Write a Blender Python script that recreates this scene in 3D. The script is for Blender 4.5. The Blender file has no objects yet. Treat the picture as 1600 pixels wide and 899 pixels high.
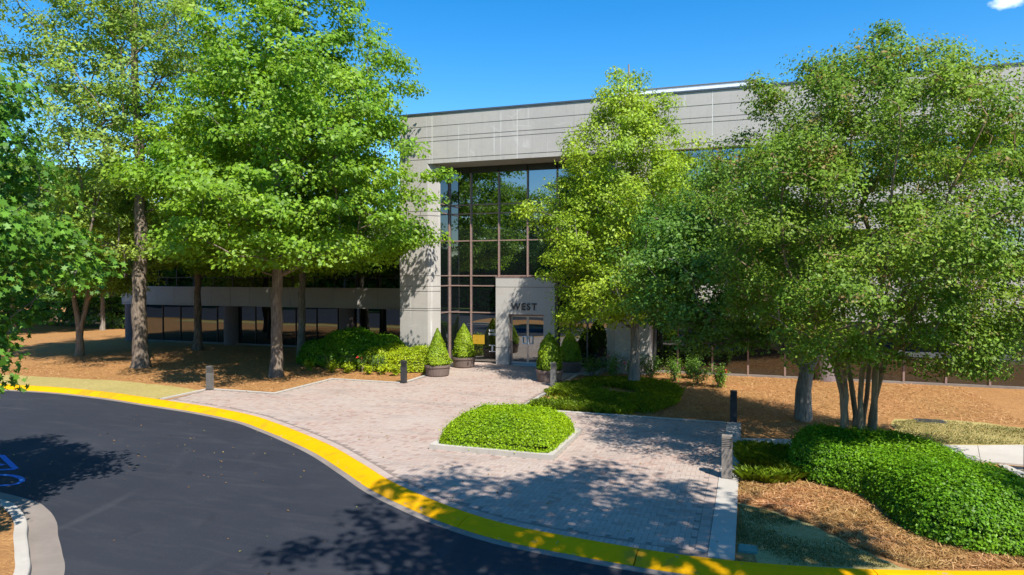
import bpy, bmesh, math, random
import numpy as np
from mathutils import Vector

# ------------------------------------------------------------------ camera, sky, sun, exposure
scene = bpy.context.scene
COL = scene.collection
cam_d = bpy.data.cameras.new('camera')
cam_d.sensor_width = 36.0
cam_d.lens = 24.0
cam_d.clip_start = 0.1
cam_d.clip_end = 3000
cam = bpy.data.objects.new('camera', cam_d)
cam.location = (0, 0, 4.5)
cam.rotation_euler = (math.radians(90 - 1.154), 0, math.radians(19.1))
COL.objects.link(cam)
scene.camera = cam

SUN_EL, SUN_AZ = 52.0, 135.0           # azimuth from +Y towards +X
world = bpy.data.worlds.new('World')
scene.world = world
world.use_nodes = True
wn, wl = world.node_tree.nodes, world.node_tree.links
wn.clear()
sky = wn.new('ShaderNodeTexSky')
sky.sky_type = 'NISHITA'
sky.sun_disc = False
sky.sun_elevation = math.radians(SUN_EL)
sky.sun_rotation = math.radians(SUN_AZ)
sky.altitude = 300
sky.air_density = 1.0
sky.dust_density = 0.25
sky.ozone_density = 1.5
hsv = wn.new('ShaderNodeHueSaturation')
hsv.inputs['Saturation'].default_value = 1.49
wl.new(sky.outputs[0], hsv.inputs['Color'])
# a wisp of cumulus, direction fixed in the sky
tc = wn.new('ShaderNodeTexCoord')
vd = wn.new('ShaderNodeVectorMath'); vd.operation = 'DISTANCE'
vd.inputs[1].default_value = (0.272, 0.9085, 0.3175)
wl.new(tc.outputs['Generated'], vd.inputs[0])
mr = wn.new('ShaderNodeMapRange')
mr.inputs[1].default_value = 0.034; mr.inputs[2].default_value = 0.0
mr.inputs[3].default_value = 0.0; mr.inputs[4].default_value = 1.0
wl.new(vd.outputs['Value'], mr.inputs[0])
nz = wn.new('ShaderNodeTexNoise'); nz.inputs['Scale'].default_value = 55
nz.inputs['Detail'].default_value = 6
mp = wn.new('ShaderNodeMapping'); mp.inputs['Scale'].default_value = (1, 1, 2.2)
wl.new(tc.outputs['Generated'], mp.inputs[0]); wl.new(mp.outputs[0], nz.inputs[0])
mm = wn.new('ShaderNodeMath'); mm.operation = 'MULTIPLY'
wl.new(mr.outputs[0], mm.inputs[0]); wl.new(nz.outputs[0], mm.inputs[1])
cr = wn.new('ShaderNodeMapRange')
cr.inputs[1].default_value = 0.16; cr.inputs[2].default_value = 0.5
wl.new(mm.outputs[0], cr.inputs[0])
mix = wn.new('ShaderNodeMix'); mix.data_type = 'RGBA'
wl.new(cr.outputs[0], mix.inputs[0]); wl.new(hsv.outputs[0], mix.inputs[6])
mix.inputs[7].default_value = (11, 11.5, 12, 1)
bg = wn.new('ShaderNodeBackground'); bg.inputs['Strength'].default_value = 0.116
wl.new(mix.outputs[2], bg.inputs['Color'])
wo = wn.new('ShaderNodeOutputWorld')
wl.new(bg.outputs[0], wo.inputs[0])

sun_d = bpy.data.lights.new('sun', 'SUN')
sun_d.energy = 4.2
sun_d.angle = math.radians(0.53)
sun_d.color = (1.0, 0.95, 0.86)
sun = bpy.data.objects.new('sun', sun_d)
el, az = math.radians(SUN_EL), math.radians(SUN_AZ)
to_sun = Vector((math.sin(az) * math.cos(el), math.cos(az) * math.cos(el), math.sin(el)))
sun.rotation_euler = to_sun.to_track_quat('Z', 'Y').to_euler()
sun.location = (30, -30, 40)
COL.objects.link(sun)

vs = scene.view_settings
vs.view_transform = 'Standard'
vs.look = 'None'
vs.exposure = 0.95
vs.gamma = 1.0
vs.use_curve_mapping = False
scene.render.engine = 'CYCLES'
scene.cycles.max_bounces = 5
scene.cycles.diffuse_bounces = 3
scene.cycles.glossy_bounces = 3
scene.cycles.transparent_max_bounces = 4

# ------------------------------------------------------------------ material helpers
def new_mat(name):
    m = bpy.data.materials.new(name)
    m.use_nodes = True
    m.node_tree.nodes.clear()
    return m, m.node_tree.nodes, m.node_tree.links

def ramp(n, stops):
    r = n.new('ShaderNodeValToRGB')
    e = r.color_ramp.elements
    while len(e) < len(stops):
        e.new(0.5)
    for k, (p, c) in enumerate(stops):
        e[k].position = p
        e[k].color = (c[0], c[1], c[2], 1)
    return r

def noise(n, l, vec, scale, detail=4, rough=0.55, dist=0.0):
    t = n.new('ShaderNodeTexNoise')
    t.inputs['Scale'].default_value = scale
    t.inputs['Detail'].default_value = detail
    t.inputs['Roughness'].default_value = rough
    t.inputs['Distortion'].default_value = dist
    if vec is not None:
        l.new(vec, t.inputs['Vector'])
    return t

def mixc(n, l, fac, a, b, mode='MIX'):
    x = n.new('ShaderNodeMix'); x.data_type = 'RGBA'; x.blend_type = mode
    for s, v in ((0, fac), (6, a), (7, b)):
        if hasattr(v, 'is_linked') or hasattr(v, 'links'):
            l.new(v, x.inputs[s])
        elif isinstance(v, (int, float)):
            x.inputs[s].default_value = v
        else:
            x.inputs[s].default_value = (v[0], v[1], v[2], 1)
    return x.outputs[2]

def mapping(n, l, vec, scale=(1, 1, 1), rot=(0, 0, 0)):
    m = n.new('ShaderNodeMapping')
    m.inputs['Scale'].default_value = scale
    m.inputs['Rotation'].default_value = rot
    l.new(vec, m.inputs[0])
    return m.outputs[0]

def rmap(n, l, v, a, b, c=0.0, d=1.0):
    m = n.new('ShaderNodeMapRange')
    m.inputs[1].default_value = a; m.inputs[2].default_value = b
    m.inputs[3].default_value = c; m.inputs[4].default_value = d
    l.new(v, m.inputs[0])
    return m.outputs[0]

def finish(n, l, color, rough=0.8, bump=None, bstr=0.3, bdist=0.02, spec=0.3, metallic=0.0):
    p = n.new('ShaderNodeBsdfPrincipled')
    if hasattr(color, 'links'):
        l.new(color, p.inputs['Base Color'])
    else:
        p.inputs['Base Color'].default_value = (*color, 1)
    if hasattr(rough, 'links'):
        l.new(rough, p.inputs['Roughness'])
    else:
        p.inputs['Roughness'].default_value = rough
    p.inputs['Specular IOR Level'].default_value = spec
    p.inputs['Metallic'].default_value = metallic
    if bump is not None:
        b = n.new('ShaderNodeBump')
        b.inputs['Strength'].default_value = bstr
        b.inputs['Distance'].default_value = bdist
        l.new(bump, b.inputs['Height'])
        l.new(b.outputs[0], p.inputs['Normal'])
    o = n.new('ShaderNodeOutputMaterial')
    l.new(p.outputs[0], o.inputs[0])
    return p

M = {}

def mat_concrete(name, base, var=0.12, streak=0.0, seed=0):
    m, n, l = new_mat(name)
    g = n.new('ShaderNodeNewGeometry').outputs['Position']
    a = noise(n, l, g, 0.9, 5, 0.6)
    b = noise(n, l, g, 9, 5, 0.65)
    f = noise(n, l, g, 90, 2)
    lo = [c * (1 - var) for c in base]; hi = [c * (1 + var) for c in base]
    c = mixc(n, l, rmap(n, l, a.outputs[0], 0.3, 0.7), lo, hi)
    c = mixc(n, l, rmap(n, l, b.outputs[0], 0.35, 0.75, 0, 0.35), c, [x * 0.82 for x in base])
    if streak:
        # pale lime runs and darker rain runs, narrow and vertical
        w = noise(n, l, mapping(n, l, g, (1, 1, 0.18)), 1.3, 3, 0.6, 0.3)
        s = noise(n, l, mapping(n, l, g, (7, 7, 0.14)), 1.0, 3, 0.5, 0.6)
        c = mixc(n, l, rmap(n, l, s.outputs[0], 0.655, 0.69, 0, streak), c, (0.72, 0.71, 0.68))
        s2 = noise(n, l, mapping(n, l, g, (4, 4, 0.22)), 1.7, 4, 0.6, 0.3)
        c = mixc(n, l, rmap(n, l, s2.outputs[0], 0.56, 0.74, 0, streak * 0.75), c, [x * 0.62 for x in base])
        v = n.new('ShaderNodeTexVoronoi'); v.feature = 'DISTANCE_TO_EDGE'
        v.inputs['Scale'].default_value = 0.55
        l.new(mixc(n, l, 0.25, mapping(n, l, g, (1, 1, 1.2)), w.outputs[1]), v.inputs['Vector'])
        cm = n.new('ShaderNodeMath'); cm.operation = 'MULTIPLY'
        l.new(rmap(n, l, v.outputs[0], 0.006, 0.014, 0.35 * streak, 0.0), cm.inputs[0])
        l.new(rmap(n, l, w.outputs[0], 0.5, 0.6, 0, 1), cm.inputs[1])
        c = mixc(n, l, cm.outputs[0], c, (0.70, 0.69, 0.66))
    finish(n, l, c, 0.85, f.outputs[0], 0.25, 0.01)
    M[name] = m

mat_concrete('facade', (0.40, 0.375, 0.345), 0.07, 0.55)
mat_concrete('facade_plain', (0.43, 0.405, 0.375), 0.05, 0.0)
mat_concrete('kerb_concrete', (0.42, 0.385, 0.34), 0.14)
mat_concrete('gutter', (0.22, 0.185, 0.16), 0.2)
mat_concrete('sidewalk', (0.44, 0.40, 0.35), 0.1)
mat_concrete('column', (0.20, 0.155, 0.15), 0.08)
mat_concrete('pot', (0.17, 0.125, 0.105), 0.2)

def simple(name, col, rough=0.5, metallic=0.0, spec=0.5, nscale=8, var=0.15):
    m, n, l = new_mat(name)
    g = n.new('ShaderNodeNewGeometry').outputs['Position']
    a = noise(n, l, g, nscale, 4)
    c = mixc(n, l, rmap(n, l, a.outputs[0], 0.3, 0.7), [x * (1 - var) for x in col], [min(1, x * (1 + var)) for x in col])
    finish(n, l, c, rough, None, spec=spec, metallic=metallic)
    M[name] = m

simple('mullion', (0.26, 0.175, 0.15), 0.45)
simple('dark_metal', (0.03, 0.03, 0.032), 0.4)
simple('coping', (0.05, 0.065, 0.085), 0.4)
simple('caulk', (0.66, 0.65, 0.61), 0.7)
simple('bollard_grey', (0.13, 0.125, 0.12), 0.55)
simple('bollard_shaded', (0.035, 0.035, 0.037), 0.45)  # same bollard finish with shade put into the colour
simple('bollard_sunlit', (0.22, 0.19, 0.165), 0.55)  # same bollard finish lightened for the one standing in sun
simple('steel', (0.55, 0.55, 0.56), 0.3, 0.9)
simple('white_metal', (0.62, 0.65, 0.68), 0.45)
simple('letter', (0.045, 0.042, 0.04), 0.5)
simple('decal', (0.8, 0.8, 0.8), 0.6)
simple('patch_yellow', (0.42, 0.25, 0.012), 0.6)
simple('blue_paint', (0.02, 0.16, 0.55), 0.7, var=0.25, nscale=14)
simple('box_lid', (0.08, 0.22, 0.2), 0.6)
simple('soil', (0.06, 0.035, 0.02), 0.95)
simple('roofing', (0.3, 0.3, 0.3), 0.9)
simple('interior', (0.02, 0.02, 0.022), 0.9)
simple('flower_red', (0.6, 0.03, 0.03), 0.6)
simple('flower_pink', (0.65, 0.12, 0.18), 0.6)

def mat_glass(name='glass', refl=0.32):
    m, n, l = new_mat(name)
    g = n.new('ShaderNodeNewGeometry').outputs['Position']
    w = noise(n, l, g, 0.6, 1)
    b = n.new('ShaderNodeBump'); b.inputs['Strength'].default_value = 0.04; b.inputs['Distance'].default_value = 0.05
    l.new(w.outputs[0], b.inputs['Height'])
    gl = n.new('ShaderNodeBsdfGlossy'); gl.inputs['Roughness'].default_value = 0.01
    gl.inputs['Color'].default_value = (0.86, 0.93, 0.97, 1)
    l.new(b.outputs[0], gl.inputs['Normal'])
    df = n.new('ShaderNodeBsdfDiffuse'); df.inputs['Color'].default_value = (0.006, 0.008, 0.009, 1)
    fr = n.new('ShaderNodeFresnel'); fr.inputs['IOR'].default_value = 1.5
    f2 = rmap(n, l, fr.outputs[0], 0.04, 1.0, refl, 1.0)
    mx = n.new('ShaderNodeMixShader')
    l.new(f2, mx.inputs[0]); l.new(df.outputs[0], mx.inputs[1]); l.new(gl.outputs[0], mx.inputs[2])
    o = n.new('ShaderNodeOutputMaterial'); l.new(mx.outputs[0], o.inputs[0])
    M[name] = m
mat_glass()
mat_glass('storefront_glass', 0.17)

def mat_asphalt():
    m, n, l = new_mat('asphalt')
    g = n.new('ShaderNodeNewGeometry').outputs['Position']
    a = noise(n, l, g, 0.25, 5, 0.6)
    b = noise(n, l, g, 140, 3, 0.7)
    s = noise(n, l, mapping(n, l, g, (0.7, 4, 1), (0, 0, 0.5)), 0.8, 4, 0.6, 0.8)
    c = mixc(n, l, rmap(n, l, a.outputs[0], 0.3, 0.7), (0.018, 0.021, 0.030), (0.028, 0.031, 0.041))
    c = mixc(n, l, rmap(n, l, s.outputs[0], 0.5, 0.75, 0, 0.5), c, (0.045, 0.046, 0.053))
    c = mixc(n, l, rmap(n, l, b.outputs[0], 0.55, 0.8, 0, 0.35), c, (0.08, 0.08, 0.088))
    # faint curved tyre scuffs
    d = n.new('ShaderNodeVectorMath'); d.operation = 'DISTANCE'; d.inputs[1].default_value = (-22, 8, -0.13)
    nd = noise(n, l, g, 0.4, 2)
    v = n.new('ShaderNodeVectorMath'); v.operation = 'ADD'
    l.new(g, v.inputs[0]); l.new(nd.outputs[1], v.inputs[1]); l.new(v.outputs[0], d.inputs[0])
    wv = n.new('ShaderNodeMath'); wv.operation = 'PINGPONG'; wv.inputs[1].default_value = 0.9
    l.new(d.outputs['Value'], wv.inputs[0])
    pm = n.new('ShaderNodeMath'); pm.operation = 'MULTIPLY'
    pn = noise(n, l, g, 0.35, 3)
    l.new(rmap(n, l, wv.outputs[0], 0.05, 0.16, 0.22, 0.0), pm.inputs[0])
    l.new(rmap(n, l, pn.outputs[0], 0.5, 0.62), pm.inputs[1])
    c = mixc(n, l, pm.outputs[0], c, (0.07, 0.07, 0.076))
    ol = noise(n, l, g, 1.1, 6, 0.7, 0.3)
    c = mixc(n, l, rmap(n, l, ol.outputs[0], 0.60, 0.74, 0, 0.6), c, (0.012, 0.013, 0.016))
    gr = noise(n, l, g, 34, 2, 0.6)
    c = mixc(n, l, rmap(n, l, gr.outputs[0], 0.66, 0.74, 0, 0.5), c, (0.10, 0.10, 0.105))
    finish(n, l, c, 0.82, b.outputs[0], 0.35, 0.01, 0.25)
    M['asphalt'] = m
mat_asphalt()

def mat_yellow():
    m, n, l = new_mat('yellow_paint')
    g = n.new('ShaderNodeNewGeometry').outputs['Position']
    a = noise(n, l, g, 1.6, 5, 0.65)
    b = noise(n, l, g, 26, 5, 0.7)
    c = mixc(n, l, rmap(n, l, a.outputs[0], 0.3, 0.7), (0.66, 0.325, 0.001), (0.74, 0.37, 0.001))
    c = mixc(n, l, rmap(n, l, b.outputs[0], 0.58, 0.78, 0, 0.4), c, (0.34, 0.22, 0.02))
    a2 = noise(n, l, g, 0.9, 4, 0.6, 0.5)
    c = mixc(n, l, rmap(n, l, a2.outputs[0], 0.56, 0.68, 0, 0.6), c, (0.30, 0.18, 0.03))
    ch = noise(n, l, g, 4.5, 9, 0.72, 0.2)
    c = mixc(n, l, rmap(n, l, ch.outputs[0], 0.625, 0.655, 0, 0.85), c, (0.30, 0.25, 0.19))
    sc_ = noise(n, l, mapping(n, l, g, (1.2, 6, 3), (0, 0, -0.55)), 1.1, 5, 0.65)
    c = mixc(n, l, rmap(n, l, sc_.outputs[0], 0.60, 0.74, 0, 0.55), c, (0.16, 0.11, 0.03))
    finish(n, l, c, 0.75, b.outputs[0], 0.25, 0.01, 0.08)
    M['yellow_paint'] = m
mat_yellow()

def mat_paver():
    m, n, l = new_mat('paver')
    geo = n.new('ShaderNodeNewGeometry')
    g = geo.outputs['Position']
    oi = n.new('ShaderNodeObjectInfo')
    ad = n.new('ShaderNodeMath'); ad.operation = 'ADD'
    l.new(geo.outputs['Random Per Island'], ad.inputs[0]); l.new(oi.outputs['Random'], ad.inputs[1])
    fr = n.new('ShaderNodeMath'); fr.operation = 'FRACT'; l.new(ad.outputs[0], fr.inputs[0])
    r = ramp(n, [(0.0, (0.36, 0.265, 0.222)), (0.3, (0.40, 0.30, 0.25)), (0.55, (0.375, 0.30, 0.26)),
                 (0.75, (0.42, 0.325, 0.27)), (0.92, (0.30, 0.20, 0.165)), (1.0, (0.40, 0.275, 0.22))])
    l.new(fr.outputs[0], r.inputs[0])
    a = noise(n, l, g, 0.45, 5, 0.6, 0.4)
    b = noise(n, l, mapping(n, l, g, (0.35, 1.6, 1)), 1.0, 5, 0.6, 0.5)
    f = noise(n, l, g, 60, 3)
    c = mixc(n, l, rmap(n, l, a.outputs[0], 0.42, 0.7, 0, 0.55), r.outputs[0], (0.42, 0.36, 0.31))
    c = mixc(n, l, rmap(n, l, b.outputs[0], 0.52, 0.72, 0, 0.6), c, (0.25, 0.215, 0.19))
    finish(n, l, c, 0.85, f.outputs[0], 0.3, 0.006, 0.25)
    M['paver'] = m
mat_paver()
simple('joint_sand', (0.20, 0.155, 0.13), 0.95, nscale=30, var=0.3)

def mat_straw(name, base, dark, light):
    m, n, l = new_mat(name)
    g = n.new('ShaderNodeNewGeometry').outputs['Position']
    a = noise(n, l, g, 0.5, 5, 0.6)
    w = noise(n, l, g, 1.2, 2)
    dv = n.new('ShaderNodeVectorMath'); dv.operation = 'MULTIPLY_ADD'
    dv.inputs[1].default_value = (1, 1, 1)
    sc = n.new('ShaderNodeVectorMath'); sc.operation = 'SCALE'; sc.inputs['Scale'].default_value = 0.8
    l.new(w.outputs[1], sc.inputs[0])
    ad = n.new('ShaderNodeVectorMath'); ad.operation = 'ADD'
    l.new(g, ad.inputs[0]); l.new(sc.outputs[0], ad.inputs[1])
    n1 = noise(n, l, mapping(n, l, ad.outputs[0], (3, 40, 3), (0, 0, 0.5)), 1.6, 4, 0.7)
    n2 = noise(n, l, mapping(n, l, ad.outputs[0], (40, 3, 3), (0, 0, 0.3)), 1.6, 4, 0.7)
    b = noise(n, l, g, 7, 5, 0.7)
    h = mixc(n, l, 0.5, n1.outputs[0], n2.outputs[0])
    c = mixc(n, l, rmap(n, l, a.outputs[0], 0.3, 0.7), base, [x * 0.84 for x in base])
    c = mixc(n, l, rmap(n, l, h, 0.52, 0.40, 0, 0.8), c, dark)
    c = mixc(n, l, rmap(n, l, h, 0.54, 0.66, 0, 0.8), c, light)
    c = mixc(n, l, rmap(n, l, b.outputs[0], 0.52, 0.75, 0, 0.5), c, dark)
    hb = mixc(n, l, 0.6, h, b.outputs[0])
    finish(n, l, c, 0.9, hb, 0.9, 0.06, 0.15)
    M[name] = m
mat_straw('pine_straw', (0.40, 0.205, 0.075), (0.17, 0.075, 0.03), (0.58, 0.36, 0.16))
mat_straw('dry_lawn', (0.42, 0.33, 0.12), (0.22, 0.20, 0.06), (0.58, 0.47, 0.22))
mat_straw('shade_lawn', (0.40, 0.33, 0.15), (0.20, 0.19, 0.07), (0.52, 0.41, 0.20))
mat_straw('far_grass', (0.11, 0.15, 0.04), (0.06, 0.09, 0.02), (0.17, 0.18, 0.06))

def mat_leaf(name, stops, trans=0.35, gloss=0.02, patch=None):
    m, n, l = new_mat(name)
    geo = n.new('ShaderNodeNewGeometry')
    r = ramp(n, stops)
    l.new(geo.outputs['Random Per Island'], r.inputs[0])
    a = noise(n, l, geo.outputs['Position'], 0.55, 3, 0.6)
    v = n.new('ShaderNodeHueSaturation')
    l.new(rmap(n, l, a.outputs[0], 0.3, 0.7, 0.8, 1.2), v.inputs['Value'])
    l.new(rmap(n, l, a.outputs[0], 0.3, 0.7, 0.515, 0.485), v.inputs['Hue'])
    l.new(r.outputs[0], v.inputs['Color'])
    col = v.outputs[0]
    if patch:
        pn = noise(n, l, geo.outputs['Position'], 2.2, 2, 0.5)
        col = mixc(n, l, rmap(n, l, pn.outputs[0], 0.61, 0.67, 0, 0.75), col, patch)
    d = n.new('ShaderNodeBsdfDiffuse'); l.new(col, d.inputs['Color'])
    t = n.new('ShaderNodeBsdfTranslucent')
    tcx = mixc(n, l, 1.0, col, (1.15, 1.1, 0.5), 'MULTIPLY')
    l.new(tcx, t.inputs['Color'])
    mx = n.new('ShaderNodeMixShader'); mx.inputs[0].default_value = trans
    l.new(d.outputs[0], mx.inputs[1]); l.new(t.outputs[0], mx.inputs[2])
    gl = n.new('ShaderNodeBsdfGlossy'); gl.inputs['Roughness'].default_value = 0.5
    gl.inputs['Color'].default_value = (0.9, 0.95, 0.9, 1)
    m2 = n.new('ShaderNodeMixShader'); m2.inputs[0].default_value = gloss
    l.new(mx.outputs[0], m2.inputs[1]); l.new(gl.outputs[0], m2.inputs[2])
    o = n.new('ShaderNodeOutputMaterial'); l.new(m2.outputs[0], o.inputs[0])
    M[name] = m

def greens(c, spread=0.35):
    a = [x * (1 - spread) for x in c]; b = [x * (1 + spread) for x in c]
    return [(0.0, a), (0.5, c), (1.0, b)]
mat_leaf('leaf_oak', greens((0.22, 0.38, 0.024)), 0.48)
mat_leaf('leaf_willow', greens((0.27, 0.385, 0.05)), 0.48)
mat_leaf('leaf_maple', greens((0.10, 0.235, 0.02), 0.45), 0.38, 0.025)
mat_leaf('leaf_holly', greens((0.30, 0.425, 0.025), 0.4), 0.45)
mat_leaf('leaf_dark', greens((0.13, 0.26, 0.035), 0.4), 0.42)
mat_leaf('leaf_crape', greens((0.18, 0.295, 0.03), 0.45), 0.44, 0.015, (0.40, 0.22, 0.12))
mat_leaf('leaf_hedge', greens((0.155, 0.32, 0.010), 0.5), 0.38)
mat_leaf('leaf_mound', greens((0.27, 0.42, 0.006), 0.45), 0.38)
mat_leaf('leaf_lime', greens((0.34, 0.43, 0.012), 0.4), 0.38)
mat_leaf('leaf_cone', greens((0.23, 0.34, 0.012), 0.4), 0.35)
mat_leaf('leaf_liriope', greens((0.30, 0.42, 0.03), 0.5), 0.45)
mat_leaf('leaf_rose', greens((0.15, 0.28, 0.035), 0.5), 0.38, 0.03)
mat_leaf('straw_needle', [(0.0, (0.24, 0.11, 0.04)), (0.5, (0.42, 0.22, 0.08)), (1.0, (0.60, 0.38, 0.18))], 0.1, 0.02)
mat_leaf('grass_blade', [(0.0, (0.14, 0.17, 0.04)), (0.5, (0.30, 0.27, 0.10)), (1.0, (0.48, 0.38, 0.18))], 0.25, 0.02)

def mat_bark(name, a, b, scale=1.0):
    m, n, l = new_mat(name)
    g = n.new('ShaderNodeNewGeometry').outputs['Position']
    n1 = noise(n, l, mapping(n, l, g, (9, 9, 1.6)), 1.8 * scale, 5, 0.65, 0.4)
    n2 = noise(n, l, g, 1.6, 4, 0.6, 0.4)
    c = mixc(n, l, rmap(n, l, n1.outputs[0], 0.35, 0.65), a, b)
    c = mixc(n, l, rmap(n, l, n2.outputs[0], 0.5, 0.7, 0, 0.5), c, [x * 0.6 for x in b])
    finish(n, l, c, 0.9, n1.outputs[0], 0.8, 0.04, 0.15)
    M[name] = m
mat_bark('bark_oak', (0.10, 0.075, 0.055), (0.30, 0.24, 0.185))
mat_bark('bark_crape', (0.20, 0.13, 0.08), (0.40, 0.29, 0.19), 0.6)
mat_bark('bark_grey', (0.13, 0.115, 0.095), (0.34, 0.30, 0.25))

# ------------------------------------------------------------------ mesh helpers
def link(name, me, mat, parent=None):
    o = bpy.data.objects.new(name, me)
    COL.objects.link(o)
    if mat:
        if not me.materials:
            me.materials.append(M[mat])
    if parent is not None:
        o.parent = parent
    return o

def empty(name, loc=(0, 0, 0)):
    o = bpy.data.objects.new(name, None)
    o.empty_display_size = 0.3
    o.location = loc
    COL.objects.link(o)
    return o

def tag(o, label=None, cat=None, group=None, kind=None):
    if label: o['label'] = label
    if cat: o['category'] = cat
    if group: o['group'] = group
    if kind: o['kind'] = kind
    return o

class MB:
    def __init__(s):
        s.v, s.f = [], []
    def box(s, x0, x1, y0, y1, z0, z1):
        k = len(s.v)
        s.v += [(x0, y0, z0), (x1, y0, z0), (x1, y1, z0), (x0, y1, z0), (x0, y0, z1), (x1, y0, z1), (x1, y1, z1), (x0, y1, z1)]
        s.f += [(k, k + 3, k + 2, k + 1), (k + 4, k + 5, k + 6, k + 7), (k, k + 1, k + 5, k + 4), (k + 1, k + 2, k + 6, k + 5),
                (k + 2, k + 3, k + 7, k + 6), (k + 3, k, k + 4, k + 7)]
        return s
    def prism(s, poly, z0, z1):
        k, n = len(s.v), len(poly)
        s.v += [(p[0], p[1], z0) for p in poly] + [(p[0], p[1], z1) for p in poly]
        s.f.append(tuple(range(k + n - 1, k - 1, -1))); s.f.append(tuple(range(k + n, k + 2 * n)))
        for i in range(n):
            j = (i + 1) % n
            s.f.append((k + i, k + j, k + n + j, k + n + i))
        return s
    def extrude_x(s, prof, x0, x1):              # prof: (y, z) closed
        k, n = len(s.v), len(prof)
        s.v += [(x0, p[0], p[1]) for p in prof] + [(x1, p[0], p[1]) for p in prof]
        s.f.append(tuple(range(k, k + n))); s.f.append(tuple(range(k + 2 * n - 1, k + n - 1, -1)))
        for i in range(n):
            j = (i + 1) % n
            s.f.append((k + i, k + n + i, k + n + j, k + j))
        return s
    def lathe(s, prof, n=24, c=(0, 0)):
        k = len(s.v)
        for (r, z) in prof:
            for i in range(n):
                a = 2 * math.pi * i / n
                s.v.append((c[0] + r * math.cos(a), c[1] + r * math.sin(a), z))
        for q in range(len(prof) - 1):
            for i in range(n):
                j = (i + 1) % n
                s.f.append((k + q * n + i, k + q * n + j, k + (q + 1) * n + j, k + (q + 1) * n + i))
        s.f.append(tuple(range(k + n - 1, k - 1, -1)))
        s.f.append(tuple(range(k + (len(prof) - 1) * n, k + len(prof) * n)))
        return s
    def mesh(s, name):
        me = bpy.data.meshes.new(name)
        me.from_pydata(s.v, [], s.f)
        bm = bmesh.new(); bm.from_mesh(me)
        bmesh.ops.recalc_face_normals(bm, faces=bm.faces)
        bm.to_mesh(me); bm.free()
        return me
    def build(s, name, mat, parent=None):
        return link(name, s.mesh(name), mat, parent)

def mesh_np(name, V, F):
    me = bpy.data.meshes.new(name)
    V = np.asarray(V, np.float32); F = np.asarray(F, np.int32)
    k = F.shape[1]
    me.vertices.add(len(V)); me.vertices.foreach_set('co', V.ravel())
    me.loops.add(F.size); me.loops.foreach_set('vertex_index', F.ravel())
    me.polygons.add(len(F))
    me.polygons.foreach_set('loop_start', np.arange(0, F.size, k, dtype=np.int32))
    me.polygons.foreach_set('loop_total', np.full(len(F), k, np.int32))
    me.update(calc_edges=True)
    return me

def smooth(me):
    me.polygons.foreach_set('use_smooth', [True] * len(me.polygons))
    return me

def inside(poly, x, y):
    c = False
    n = len(poly)
    for i in range(n):
        x0, y0 = poly[i]; x1, y1 = poly[(i + 1) % n]
        if (y0 > y) != (y1 > y) and x < (x1 - x0) * (y - y0) / (y1 - y0) + x0:
            c = not c
    return c

def inside_np(poly, X, Y):
    c = np.zeros(X.shape, bool)
    n = len(poly)
    for i in range(n):
        x0, y0 = poly[i]; x1, y1 = poly[(i + 1) % n]
        if y0 == y1: continue
        c ^= ((y0 > Y) != (y1 > Y)) & (X < (x1 - x0) * (Y - y0) / (y1 - y0) + x0)
    return c

def catmull(P, step=0.35):
    P = [np.array(p, float) for p in P]
    out = []
    for i in range(len(P) - 1):
        p0 = P[max(i - 1, 0)]; p1 = P[i]; p2 = P[i + 1]; p3 = P[min(i + 2, len(P) - 1)]
        n = max(1, int(np.linalg.norm(p2 - p1) / step))
        for k in range(n):
            t = k / n
            out.append(0.5 * ((2 * p1) + (-p0 + p2) * t + (2 * p0 - 5 * p1 + 4 * p2 - p3) * t * t + (-p0 + 3 * p1 - 3 * p2 + p3) * t ** 3))
    out.append(P[-1])
    return np.array(out)

def unit(a):
    return a / np.maximum(np.linalg.norm(a, axis=-1, keepdims=True), 1e-9)

LOBED = np.array([(0, -0.5), (0.12, -0.2), (0.45, -0.28), (0.3, 0.0), (0.5, 0.2), (0.2, 0.15), (0, 0.5), (-0.2, 0.15), (-0.5, 0.2), (-0.3, 0.0), (-0.45, -0.28), (-0.12, -0.2)])

def leaf_mesh(name, C, N, L, W, rng, fold=0.15, lobed=False, along=None):
    """one small folded leaf per centre; N = leaf normals"""
    n = len(C)
    N = unit(N)
    a = rng.normal(size=(n, 3)) if along is None else along + rng.normal(size=(n, 3)) * 0.35
    d = unit(a - N * np.sum(a * N, 1, keepdims=True))
    s = np.cross(N, d)
    sc = rng.uniform(0.55, 1.4, (n, 1))
    if lobed:
        k = len(LOBED)
        V = np.zeros((n, k, 3))
        for q, (u, v) in enumerate(LOBED):
            V[:, q] = C + s * (u * W * sc) + d * (v * L * sc) - N * (abs(u) * W * 0.35 * sc)
        return mesh_np(name, V.reshape(-1, 3), np.arange(n * k).reshape(n, k))
    V = np.zeros((n, 4, 3))
    V[:, 0] = C - d * L * 0.5 * sc
    V[:, 1] = C + s * W * 0.5 * sc + N * W * fold * sc
    V[:, 2] = C + d * L * 0.5 * sc
    V[:, 3] = C - s * W * 0.5 * sc + N * W * fold * sc
    F = np.arange(n * 4).reshape(n, 4)
    return mesh_np(name, V.reshape(-1, 3), F)

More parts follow.
